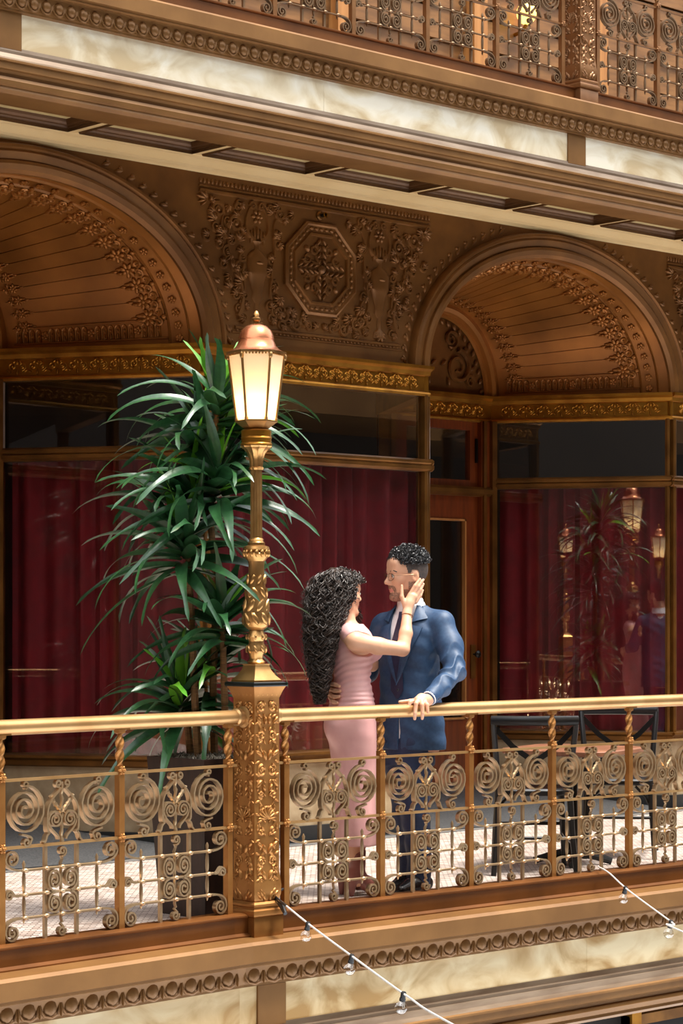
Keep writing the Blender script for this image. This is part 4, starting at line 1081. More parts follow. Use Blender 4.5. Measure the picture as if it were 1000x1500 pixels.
# ================================================================ people: smooth implicit bodies turned into one surface each
mat('skin_w', (222, 172, 140), (212, 158, 126), 0.45, 0, 10, 0, 40, 0.4)
mat('skin_m', (222, 170, 138), (210, 154, 122), 0.45, 0, 10, 0, 40, 0.4)
mat('lip', (200, 124, 110), None, 0.4)
mat('dress_pink', (230, 178, 174), (222, 166, 164), 0.38, 0, 14)
mat('suit_blue', (44, 72, 104), (34, 60, 92), 0.55, 0, 60, 0.05, 300)
mat('suit_trousers', (30, 46, 78), (24, 40, 70), 0.6, 0, 60)
mat('shirt_white', (226, 224, 226), None, 0.6)
mat('tie_navy', (26, 30, 58), (34, 38, 68), 0.45, 0, 90)
mat('hair_dark', (38, 29, 24), (62, 48, 40), 0.34, 0, 40)
mat('hair_black', (34, 33, 34), (54, 52, 52), 0.34, 0, 60)
mat('stubble', (166, 122, 98), (108, 78, 62), 0.7, 0, 160)
mat('fade', (84, 68, 60), (46, 40, 38), 0.7, 0, 200)
mat('boot_rose', (150, 92, 82), (132, 78, 70), 0.35, 0, 10)
mat('shoe_dark', (24, 18, 18), None, 0.25)
mat('eye_white', (232, 226, 220), None, 0.2)
mat('iris_brown', (44, 26, 16), None, 0.15)
mat('metal_gold', (210, 160, 96), None, 0.2, 0.95)
mat('frame_dark', (120, 92, 66), None, 0.25, 0.8)
mat('button_dark', (26, 28, 40), None, 0.3)

class Field:
    def __init__(s, lo, hi, h):
        s.lo = np.array(lo, np.float32); s.h = h
        s.n = [int((b - a) / h) + 1 for a, b in zip(lo, hi)]
        s.ax = [np.arange(n, dtype=np.float32) * h + a for n, a in zip(s.n, lo)]
        s.F = np.full(s.n, 0.5, np.float32)
    def sl(s, lo, hi):
        r = []
        for k in range(3):
            a = max(0, int((lo[k] - s.lo[k]) / s.h)); b = min(s.n[k], int((hi[k] - s.lo[k]) / s.h) + 2)
            r.append(slice(a, max(a, b)))
        return tuple(r)
    def pts(s, q):
        return (s.ax[0][q[0]][:, None, None], s.ax[1][q[1]][None, :, None], s.ax[2][q[2]][None, None, :])
    def put(s, q, d, k, sub=False):
        F = s.F[q]
        if F.size == 0: return
        if sub:
            d = -d
            h = np.clip(0.5 - 0.5 * (d - F) / k, 0, 1) if k > 0 else (F > d).astype(np.float32)
            s.F[q] = d + (F - d) * h + (k * h * (1 - h) if k > 0 else 0)
        else:
            h = np.clip(0.5 + 0.5 * (d - F) / max(k, 1e-5), 0, 1)
            s.F[q] = d + (F - d) * h - k * h * (1 - h)
    def cone(s, a, b, ra, rb, k=0.01, sub=False):
        a = np.array(a, np.float32); b = np.array(b, np.float32); m = max(ra, rb) + k + 3 * s.h
        q = s.sl(np.minimum(a, b) - m, np.maximum(a, b) + m); X, Y, Z = s.pts(q)
        ba = b - a; L = float(ba @ ba) + 1e-12
        t = np.clip(((X - a[0]) * ba[0] + (Y - a[1]) * ba[1] + (Z - a[2]) * ba[2]) / L, 0, 1)
        d = np.sqrt((X - a[0] - t * ba[0]) ** 2 + (Y - a[1] - t * ba[1]) ** 2 + (Z - a[2] - t * ba[2]) ** 2) - (ra + (rb - ra) * t)
        s.put(q, d, k, sub)
    def chain(s, pts, rs, k=0.01, sub=False):
        for i in range(len(pts) - 1): s.cone(pts[i], pts[i + 1], rs[i], rs[i + 1], k, sub)
    def ell(s, c, r, M=None, k=0.01, sub=False):
        c = np.array(c, np.float32); m = max(r) + k + 3 * s.h
        q = s.sl(c - m, c + m); X, Y, Z = s.pts(q)
        X, Y, Z = X - c[0], Y - c[1], Z - c[2]
        if M is not None:
            X, Y, Z = (M[0][0] * X + M[1][0] * Y + M[2][0] * Z, M[0][1] * X + M[1][1] * Y + M[2][1] * Z, M[0][2] * X + M[1][2] * Y + M[2][2] * Z)
        kk = np.sqrt((X / r[0]) ** 2 + (Y / r[1]) ** 2 + (Z / r[2]) ** 2)
        s.put(q, (kk - 1) * min(r) * 0.9 + 0 * X, k, sub)
    def loft(s, rows, ang, k=0.02, wob=None):
        # rows: (z, cx, cy, a front-back, b side); ang: direction of the front
        rows = sorted(rows); zs = [r[0] for r in rows]
        m = max(max(r[3], r[4]) for r in rows) + k + 3 * s.h
        lo = (min(r[1] for r in rows) - m, min(r[2] for r in rows) - m, zs[0] - k - s.h); hi = (max(r[1] for r in rows) + m, max(r[2] for r in rows) + m, zs[-1] + k + s.h)
        q = s.sl(lo, hi); X, Y, Z = s.pts(q)
        zc = np.clip(Z, zs[0], zs[-1])
        def ip(i):
            # smooth interpolation
            v = np.interp(zc.ravel(), zs, [r[i] for r in rows]).astype(np.float32)
            w = max(1, int(0.02 / s.h)); 
            if len(v) > 3 * w: v = np.convolve(np.pad(v, w, mode='edge'), np.ones(2 * w + 1, np.float32) / (2 * w + 1), 'valid')
            return v[None, None, :]
        cx, cy, a, b = ip(1), ip(2), ip(3), ip(4)
        ca, sa = math.cos(ang), math.sin(ang)
        U = (X - cx) * ca + (Y - cy) * sa; V = -(X - cx) * sa + (Y - cy) * ca
        n = np.sqrt((U / a) ** 2 + (V / b) ** 2)
        d = (n - 1) * np.minimum(a, b)
        if wob is not None: d = d + wob(U, V, Z)
        d = np.maximum(d, np.abs(Z - (zs[0] + zs[-1]) / 2) - (zs[-1] - zs[0]) / 2)
        s.put(q, d, k)
    def cut(s, fn, lo, hi):
        q = s.sl(lo, hi); X, Y, Z = s.pts(q)
        s.F[q] = np.maximum(s.F[q], fn(X, Y, Z))
    def disp(s, fn, lo, hi):
        q = s.sl(lo, hi); X, Y, Z = s.pts(q)
        s.F[q] = s.F[q] + fn(X, Y, Z)
    def nets(s):
        F = s.F; S = F < 0
        S[0] = S[-1] = False; S[:, 0] = S[:, -1] = False; S[:, :, 0] = S[:, :, -1] = False
        c = np.zeros([n - 1 for n in s.n], np.uint8); u = S.view(np.uint8)
        offs = [(i, j, k) for i in (0, 1) for j in (0, 1) for k in (0, 1)]
        for i, j, k in offs: c += u[i:i + c.shape[0], j:j + c.shape[1], k:k + c.shape[2]]
        act = (c > 0) & (c < 8)
        I = np.argwhere(act); idm = np.full(c.shape, -1, np.int32); idm[act] = np.arange(len(I))
        acc = np.zeros((len(I), 3)); cnt = np.zeros(len(I))
        for a in offs:
            for ax in range(3):
                if a[ax] == 0:
                    b = list(a); b[ax] = 1
                    fa = F[I[:, 0] + a[0], I[:, 1] + a[1], I[:, 2] + a[2]]; fb = F[I[:, 0] + b[0], I[:, 1] + b[1], I[:, 2] + b[2]]
                    m = (fa < 0) != (fb < 0)
                    t = np.where(m, fa / np.where(m, fa - fb, 1), 0)
                    p = np.repeat(np.array([a], float), len(I), 0); p[:, ax] = t
                    acc[m] += p[m]; cnt[m] += 1
        V = s.lo + s.h * (I + acc / np.maximum(cnt, 1)[:, None])
        Q = []
        for ax in range(3):
            o1, o2 = [(1, 2), (2, 0), (0, 1)][ax]
            A = S.take(range(0, s.n[ax] - 1), ax); B = S.take(range(1, s.n[ax]), ax)
            E = np.argwhere(A != B)
            E = E[(E[:, o1] > 0) & (E[:, o2] > 0) & (E[:, o1] < s.n[o1] - 1) & (E[:, o2] < s.n[o2] - 1)]
            ins = A[E[:, 0], E[:, 1], E[:, 2]]
            def cid(d1, d2):
                G = E.copy(); G[:, o1] -= d1; G[:, o2] -= d2
                return idm[G[:, 0], G[:, 1], G[:, 2]]
            q = np.stack([cid(1, 1), cid(0, 1), cid(0, 0), cid(1, 0)], 1)
            q[~ins] = q[~ins][:, ::-1]
            Q.append(q)
        Q = np.concatenate(Q); Q = Q[(Q >= 0).all(1)]
        return V, Q
def smooth_v(V, Q, it=2, lam=0.5):
    n = len(V)
    e = np.concatenate([Q[:, [0, 1]], Q[:, [1, 2]], Q[:, [2, 3]], Q[:, [3, 0]]])
    for k in range(it):
        for l in (lam, -lam * 1.04):
            acc = np.zeros_like(V); c = np.zeros(n)
            for i in range(3):
                acc[:, i] = np.bincount(e[:, 0], V[e[:, 1], i], n) + np.bincount(e[:, 1], V[e[:, 0], i], n)
            c = np.bincount(e[:, 0], minlength=n) + np.bincount(e[:, 1], minlength=n)
            V = V + l * (acc / np.maximum(c, 1)[:, None] - V)
    return V
def np_mesh(name, V, Q, mats, idx=None):
    me = bpy.data.meshes.new(name)
    me.vertices.add(len(V)); me.vertices.foreach_set('co', np.asarray(V, np.float32).ravel())
    me.loops.add(len(Q) * 4); me.loops.foreach_set('vertex_index', np.asarray(Q, np.int32).ravel())
    me.polygons.add(len(Q)); me.polygons.foreach_set('loop_start', np.arange(0, len(Q) * 4, 4, dtype=np.int32))
    for m in mats: me.materials.append(MATS[m])
    if idx is not None: me.polygons.foreach_set('material_index', np.asarray(idx, np.int32))
    me.polygons.foreach_set('use_smooth', np.ones(len(Q), bool))
    me.update(calc_edges=True); me.validate()
    return me
def field_obj(name, f, mats, parent, it=2):
    V, Q = f.nets(); V = smooth_v(V, Q, it)
    return link(name, np_mesh(name, V, Q, mats), parent), V, Q
def v_normals(V, Q):
    n = np.cross(V[Q[:, 2]] - V[Q[:, 0]], V[Q[:, 3]] - V[Q[:, 1]])
    N = np.zeros_like(V)
    for k in range(4):
        for i in range(3): N[:, i] += np.bincount(Q[:, k], n[:, i], len(V))
    return N / np.maximum(np.linalg.norm(N, axis=1), 1e-9)[:, None]
def region(name, V, Q, sel, off, m, parent):
    N = v_normals(V, Q); q = Q[sel]
    ids, inv = np.unique(q.ravel(), return_inverse=True)
    return link(name, np_mesh(name, V[ids] + N[ids] * off, inv.reshape(-1, 4), [m]), parent)

def frame_fwd(c, fwd, pitch=0.0, roll=0.0):
    f = Vector(fwd).normalized(); f = Vector((f.x * math.cos(pitch), f.y * math.cos(pitch), math.sin(pitch)))
    l = Vector((0, 0, 1)).cross(f).normalized(); u = f.cross(l)
    R = Matrix((f, l, u)).transposed() @ Matrix.Rotation(roll, 3, 'X')
    return Vector(c), R
def build_head(F, T, k=1.0, fem=False):
    c, R = T
    Rn = [[R[i][j] for j in range(3)] for i in range(3)]
    P = lambda x, y, z: tuple(c + R @ (Vector((x, y, z)) * k))
    E = lambda p, r, kk, sub=False: F.ell(P(*p), [q * k for q in r], Rn, kk, sub)
    E((-0.012, 0, 0.032), (0.098, 0.077, 0.090), 0.01)
    E((0.032, 0, -0.035), (0.060, 0.056 if not fem else 0.053, 0.085), 0.03)
    for s in (-1, 1):
        F.cone(P(0.0, s * 0.052, -0.055), P(0.062, s * 0.018, -0.103), 0.020 * k, 0.017 * k, 0.025)
        F.cone(P(-0.01, s * 0.055, -0.01), P(0.0, s * 0.052, -0.055), 0.022 * k, 0.020 * k, 0.025)
        E((0.056, s * 0.040, -0.022), (0.024, 0.022, 0.020), 0.02)
    F.cone(P(0.080, -0.030, 0.020), P(0.080, 0.030, 0.020), 0.013 * k, 0.013 * k, 0.012)
    E((0.072, 0, 0.06), (0.02, 0.045, 0.03), 0.03)
    for s in (-1, 1): E((0.099, s * 0.032, -0.001), (0.014, 0.018, 0.012), 0.012, True)
    F.cone(P(0.088, 0, 0.012), P(0.112 if not fem else 0.108, 0, -0.030), 0.0075 * k, 0.0105 * k, 0.012)
    for s in (-1, 1): E((0.100, s * 0.010, -0.034), (0.010, 0.008, 0.008), 0.006)
    E((0.086, 0, -0.052), (0.010, 0.018, 0.012), 0.012)
    E((0.0895, 0, -0.0640), (0.0085, 0.020, 0.0056), 0.004); E((0.0875, 0, -0.0745), (0.0085, 0.017, 0.0060), 0.004)
    E((0.076, 0, -0.104), (0.020, 0.022, 0.018), 0.015)
    for s in (-1, 1):
        E((0.079, s * 0.032, 0.0), (0.0135, 0.0135, 0.0125), 0.004)
        E((-0.012, s * 0.079, -0.010), (0.019, 0.008, 0.031), 0.006)
        E((-0.008, s * 0.088, -0.006), (0.011, 0.006, 0.019), 0.003, True)
    return P
def head_local(V, T, k=1.0):
    c, R = T; Rn = np.array([[R[i][j] for j in range(3)] for i in range(3)])
    return ((V - np.array(c)) @ Rn) / k
def face_extras(T, k, parent, hairm, q=1.0):
    c, R = T; P = lambda x, y, z: tuple(c + R @ (Vector((x, y, z)) * k))
    for s in (-1, 1):
        m = MB(); m.tube([P(0.0925, s * 0.012, 0.019), P(0.0935, s * 0.024, 0.025), P(0.086, s * 0.042, 0.027), P(0.074, s * 0.053, 0.020)], [0.003 * q, 0.005 * q, 0.0045 * q, 0.002 * q], 6); m.build('eyebrow', hairm, parent)
        e = MB(); e.blob((0, 0, 0), (0.0125, 0.0125, 0.0105), 12, 8, Matrix.Translation(P(0.0815, s * 0.032, -0.001))); eo = e.build('eye', 'eye_white', parent)
        i = MB(); i.blob((0, 0, 0), (0.005, 0.005, 0.005), 10, 6, Matrix.Translation(P(0.0905, s * 0.033, -0.001))); i.build('iris', 'iris_brown', eo)
        l = MB(); l.tube([P(0.090, s * 0.020, 0.003), P(0.0935, s * 0.032, 0.0075), P(0.085, s * 0.045, 0.003)], [0.0012 * q, 0.0020 * q, 0.0012 * q], 5); l.build('eyelid', hairm, eo)
def place(px, py, d):
    r = (px - 500) / 3340.0 * d
    p = CAM + FV * d + RV * r
    return Vector((p.x, p.y, 0.0))

# ---------------------------------------------------------------- woman in pink
def woman():
    D = 11.50; S = D / 3340.0; Y0 = 905 + 1.4 / S
    W = lambda px, py, d=0.0: ((px - 512) * S, d, (Y0 - py) * S)
    HF = (0.86, 0.50); A = math.atan2(0.60, 0.80); fv = (math.cos(A), math.sin(A))
    F = Field((-0.24, -0.30, -0.01), (0.42, 0.40, 1.70), 0.004)
    T = frame_fwd(W(501, 870, 0.02), HF, 0.02)
    K = 0.94
    build_head(F, T, K, True)
    F.chain([W(503, 893, 0.02), W(508, 918, 0.0)], [0.046, 0.052], 0.02)
    L = lambda py, cx, a, b, d=0.0: (W(0, py)[2], W(cx, 0)[0], d, a, b)
    F.loft([L(1095, 517, 0.085, 0.14), L(1050, 515, 0.085, 0.14), L(995, 514, 0.068, 0.10), L(950, 515, 0.08, 0.125), L(928, 514, 0.07, 0.13), L(915, 511, 0.05, 0.08)], A, 0.03)
    # raised right arm, hand on his cheek
    sh, el, wr = W(519, 939, -0.135), W(589, 951, -0.07), W(596, 899, 0.025)
    F.chain([W(511, 930, -0.09), sh, W(553, 946, -0.105), el], [0.046, 0.044, 0.041, 0.034], 0.02)
    F.chain([el, W(594, 928, -0.03), wr], [0.034, 0.033, 0.0225], 0.012)
    F.chain([wr, W(599, 884, 0.045), W(605, 874, 0.055)], [0.0225, 0.026, 0.022], 0.012)
    F.chain([W(597, 886, 0.045), W(601, 872, 0.052)], [0.02, 0.014], 0.012)
    for pts in ([(600, 872, .050), (608, 858, .056), (615.5, 848, .070)], [(604, 873, .054), (613, 859, .062), (620.5, 849, .078)], [(607.5, 877, .058), (616, 864, .068), (620.5, 855, .084)], [(609, 882, .060), (616, 872, .072), (619.5, 864.5, .086)]):
        F.chain([W(*p) for p in pts], [0.0105, 0.0092, 0.0070], 0.004)
    F.chain([W(594, 888, .036), W(588.5, 874, .036), W(588.5, 858, .046)], [0.015, 0.0105, 0.0075], 0.006)
    # far arm resting on his upper arm
    F.chain([W(511, 932, 0.09), W(522, 945, 0.16), W(545, 975, 0.22), W(560, 950, 0.30)], [0.045, 0.042, 0.034, 0.024], 0.015)
    for k in range(4): F.chain([W(561, 947 - k * 3, 0.30 + k * .012), W(567, 935 - k * 2, 0.31 + k * .014)], [0.011, 0.008], 0.006)
    F.chain([W(560, 950, 0.29), W(566, 948, 0.27)], [0.012, 0.008], 0.006)
    # legs
    for (h, kn, an) in (((506, 1090, 0.05), (511, 1190, 0.05), (508, 1288, 0.06)), ((524, 1090, -0.03), (524, 1190, -0.02), (523, 1290, -0.02))):
        F.chain([W(*h), W(*kn), W(an[0] - 2, 1235, an[2]), W(*an)], [0.078, 0.05, 0.048, 0.03], 0.02)
    V, Q = F.nets(); V = smooth_v(V, Q, 2)
    hl = head_local(V[Q].mean(1), T, K)
    lips = (hl[:, 0] > 0.084) & (np.abs(hl[:, 1]) < 0.022) & (hl[:, 2] > -0.0815) & (hl[:, 2] < -0.0585)
    root = link('person', np_mesh('person', V, Q, ['skin_w', 'lip'], lips.astype(int)), None, place(512, 0, D), YAW, None, 'person with long dark curly hair in a pink dress touching a cheek', 'person')
    face_extras(T, K, root, 'hair_dark', 0.55)
    # dress
    G = Field((-0.24, -0.26, 0.10), (0.30, 0.26, 1.40), 0.0045)
    def wob(U, V_, Z):
        zz = (Y0 - Z / S)
        g = np.exp(-((zz - 990) / 26.0) ** 2); 
        w = 0.0030 * np.sin(Z * 190 + V_ * 50 - U * 30 + 1.5 * np.sin(V_ * 30)) * g
        g2 = np.exp(-((zz - 1022) / 12.0) ** 2)
        w = w + 0.0022 * np.sin(Z * 260 + V_ * 20) * g2
        g3 = np.clip((zz - 1120) / 100, 0, 1)
        return w + 0.0035 * g3 * np.sin(V_ * 60 + 2 * np.sin(U * 30)) + 0.0015 * np.sin(V_ * 25 + Z * 20)
    G.loft([L(1238, 521, 0.098, 0.118), L(1180, 520, 0.096, 0.118), L(1120, 518, 0.100, 0.128), L(1075, 516, 0.105, 0.150), L(1050, 515, 0.106, 0.150), L(1022, 515, 0.094, 0.132), L(1003, 516, 0.082, 0.112), L(990, 516, 0.080, 0.108), L(970, 517, 0.088, 0.120), L(952, 518, 0.098, 0.136), L(935, 515, 0.084, 0.142), L(922, 513, 0.068, 0.125), L(914, 511, 0.05, 0.09)], A, 0.02, wob)
    for s in (-1, 1): 
        G.ell(W(519 + 0, 952, 0), (0.01, 0.01, 0.01), None, 0.001)
        b = (W(517, 953)[0] + fv[0] * 0.085 - s * fv[1] * 0.055, fv[1] * 0.085 + s * fv[0] * 0.055, W(0, 953)[2]); G.ell(b, (0.052, 0.052, 0.055), None, 0.03)
    G.ell((W(510, 1060)[0] - fv[0] * 0.06, -fv[1] * 0.06, W(0, 1062)[2]), (0.075, 0.075, 0.085), None, 0.05)
    # cap shoulder and armhole
    G.cone(W(508, 926, -0.07), W(514, 931, -0.115), 0.045, 0.046, 0.02)
    G.cone(W(508, 928, 0.07), W(512, 932, 0.10), 0.04, 0.045, 0.02)
    G.cone(W(523, 943, -0.14), W(560, 950, -0.12), 0.062, 0.055, 0.006, True)
    G.cone(W(514, 900, 0.01), W(512, 918, 0.0), 0.06, 0.056, 0.006, True)
    d, DV, DQ = field_obj('dress', G, ['dress_pink'], root, 2)
    # slit seam and zip line
    m = MB()
    zz = [960 + i * 9 for i in range(16)]
    m.tube([(W(533.5 + 3.5 * math.sin((y - 960) / 60.0) + max(0, (y - 990)) * 0.10, y)[0], W(0, y, -0.09 - 0.0)[1] - 0.012 * math.sin((y - 950) / 35.0) - 0.012, W(0, y)[2]) for y in zz], 0.0016, 5)
    # boots
    for (ax, az, dd) in ((508, 1284, 0.06), (523, 1286, -0.02)):
        B = Field((W(ax, 0)[0] - 0.12, dd - 0.16, -0.005), (W(ax, 0)[0] + 0.2, dd + 0.2, 0.30), 0.004)
        cx = W(ax, 0)[0]; f = (0.80, 0.60)
        B.chain([(cx, dd, 0.22), (cx, dd, 0.11)], [0.044, 0.040], 0.01)
        B.chain([(cx - .01 * f[0], dd - .01 * f[1], 0.10), (cx + 0.07 * f[0], dd + 0.07 * f[1], 0.055), (cx + 0.14 * f[0], dd + 0.14 * f[1], 0.022)], [0.040, 0.036, 0.018], 0.02)
        B.chain([(cx - 0.03 * f[0], dd - 0.03 * f[1], 0.075), (cx - 0.035 * f[0], dd - 0.035 * f[1], 0.006)], [0.024, 0.012], 0.012)
        field_obj('ankle_boot', B, ['boot_rose'], root)
    # bracelet
    b = MB(); w = Vector(W(596.5, 902, 0.02)); e = (Vector(W(599, 884, 0.045)) - Vector(el)).normalized(); u = e.orthogonal().normalized(); v = e.cross(u)
    b.tube([w + (u * math.cos(t) + v * math.sin(t)) * 0.0265 for t in [2 * PI * i / 20 for i in range(21)]], 0.002, 6, False); b.build('bracelet', 'metal_gold', root)
    # hair: core plus curly strands
    random.seed(5)
    env = [(831, 492, 3, 0.01), (833, 492, 12, 0.04), (837, 491.5, 20, 0.065), (843, 491.5, 27, 0.085), (851, 489.5, 32.5, 0.10), (866, 486, 36, 0.112), (885, 481.5, 34, 0.11), (905, 478, 30, 0.10), (930, 473, 25.5, 0.09), (960, 470, 20, 0.075), (985, 469.5, 16, 0.06), (1008, 469, 11, 0.045), (1028, 469, 5, 0.02)]
    ys = [e[0] for e in env]
    ip = lambda y, i: float(np.interp(y, ys, [e[i] for e in env]))
    dep = lambda y: float(np.interp(y, [832, 870, 920, 1030], [0.02, 0.0, -0.05, -0.075]))
    H = Field((-0.27, -0.22, 0.85), (0.06, 0.18, 1.68), 0.005)
    H.loft([(W(0, y)[2], W(c, 0)[0], dep(y), hw * S * 0.76, dp * 0.76) for y, c, hw, dp in env], 0.0, 0.01, lambda U, V_, Z: 0.006 * np.sin(V_ * 160 + 3 * np.sin(Z * 60)) + 0.004 * np.sin(U * 200 + Z * 90))
    # keep the face, neck and front clear
    fc = np.array([W(526, 878, 0.07)], float)[0]
    H.ell(tuple(fc), (0.046, 0.12, 0.050), None, 0.01, True)
    H.cone(W(516, 900, -0.05), W(512, 940, -0.12), 0.045, 0.07, 0.02, True)
    hair, _, _ = field_obj('hair', H, ['hair_dark'], root, 1)
    sc_ = (np.linalg.norm(hl, axis=1) < 0.16) & ((hl[:, 2] > 0.062) | ((hl[:, 0] < 0.03) & (hl[:, 2] > -0.02)))
    region('scalp_hair', V, Q, sc_, 0.014, 'hair_dark', hair)
    m = MB()
    N = 900
    for k in range(N):
        phi = random.uniform(0, 2 * PI); rho = random.uniform(0.74, 1.0) if k < N * .88 else random.uniform(1.02, 1.22)
        y_a = random.choice([834, 838, 846, 860, 880, 905, 935]) + random.uniform(0, 12)
        y_b = min(1030, y_a + random.uniform(60, 150))
        n = int((y_b - y_a) * S / 0.0065)
        cr = random.uniform(0.007, 0.019); per = random.uniform(0.045, 0.085); ph = random.uniform(0, 6.3); hand = random.choice((-1, 1)); tr = random.uniform(0.0014, 0.0046) if rho < 1.02 else 0.0009
        pts = []; drift = random.uniform(-.5, .5)
        for i in range(n + 1):
            y = y_a + (y_b - y_a) * i / n
            a = phi + drift * i / n
            x0, _, z0 = W(ip(y, 1), y); rx = ip(y, 2) * S * rho; ry = ip(y, 3) * rho
            x = x0 + rx * math.cos(a); d_ = dep(y) + ry * math.sin(a)
            # front side opens around the face
            sarc = i / n * (y_b - y_a) * S; w_ = hand * 2 * PI * sarc / per + ph
            pts.append((x + cr * math.cos(w_), d_ + cr * math.sin(w_), z0 + 0.3 * cr * math.sin(w_ + 1)))
        ok = True
        for (x, d_, z) in pts:
            px, py = x / S + 512, Y0 - z / S
            lim = np.interp(py, [832, 845, 856, 880, 892, 905, 918, 930, 945, 975, 1010, 1030], [512, 521, 523, 520, 515, 508, 502, 497, 493, 488, 483, 479])
            if px > lim + 2: ok = False; break
        if ok: m.tube(pts, [tr * min(1, 0.4 + 3 * (1 - i / n)) for i in range(n + 1)], 4, False)
    # a few curls hanging in front of the far shoulder, beyond the chin
    for k in range(26):
        x0 = random.uniform(513, 527); y_a = random.uniform(884, 900); n = 16; ph = random.uniform(0, 6)
        m.tube([(W(x0 + 3 * math.sin(i * .25), y_a + i * 1.6)[0] + 0.007 * math.cos(i * .9 + ph), 0.10 + 0.007 * math.sin(i * .9 + ph), W(0, y_a + i * 1.4)[2]) for i in range(n)], 0.002, 4, False)
    fcs = np.where(sc_ & (hl[:, 0] > -0.03) & ((hl[:, 2] > 0.075) | (hl[:, 0] < 0.05)))[0]; Vn = v_normals(V, Q); Cf = V[Q].mean(1)
    for k in range(420):
        i = int(fcs[random.randrange(len(fcs))]); p = Vector(Cf[i]) + Vector(Vn[Q[i, 0]]) * random.uniform(0.012, 0.022); r = random.uniform(0.006, 0.012); ph = random.uniform(0, 6)
        u = Vector((random.gauss(0, .5), random.gauss(0, .5), -1)).normalized(); v = u.orthogonal().normalized(); w = u.cross(v)
        m.tube([p + v * r * math.cos(t * .6 + ph) + w * r * math.sin(t * .6 + ph) + u * 0.0022 * t for t in range(13)], random.uniform(0.0016, 0.0032), 4, False)
    m.build('curls', 'hair_dark', hair, 0, kind='stuff')
    me = bpy.data.meshes['curls']; me.polygons.foreach_set('use_smooth', [True] * len(me.polygons))
    return root
woman()

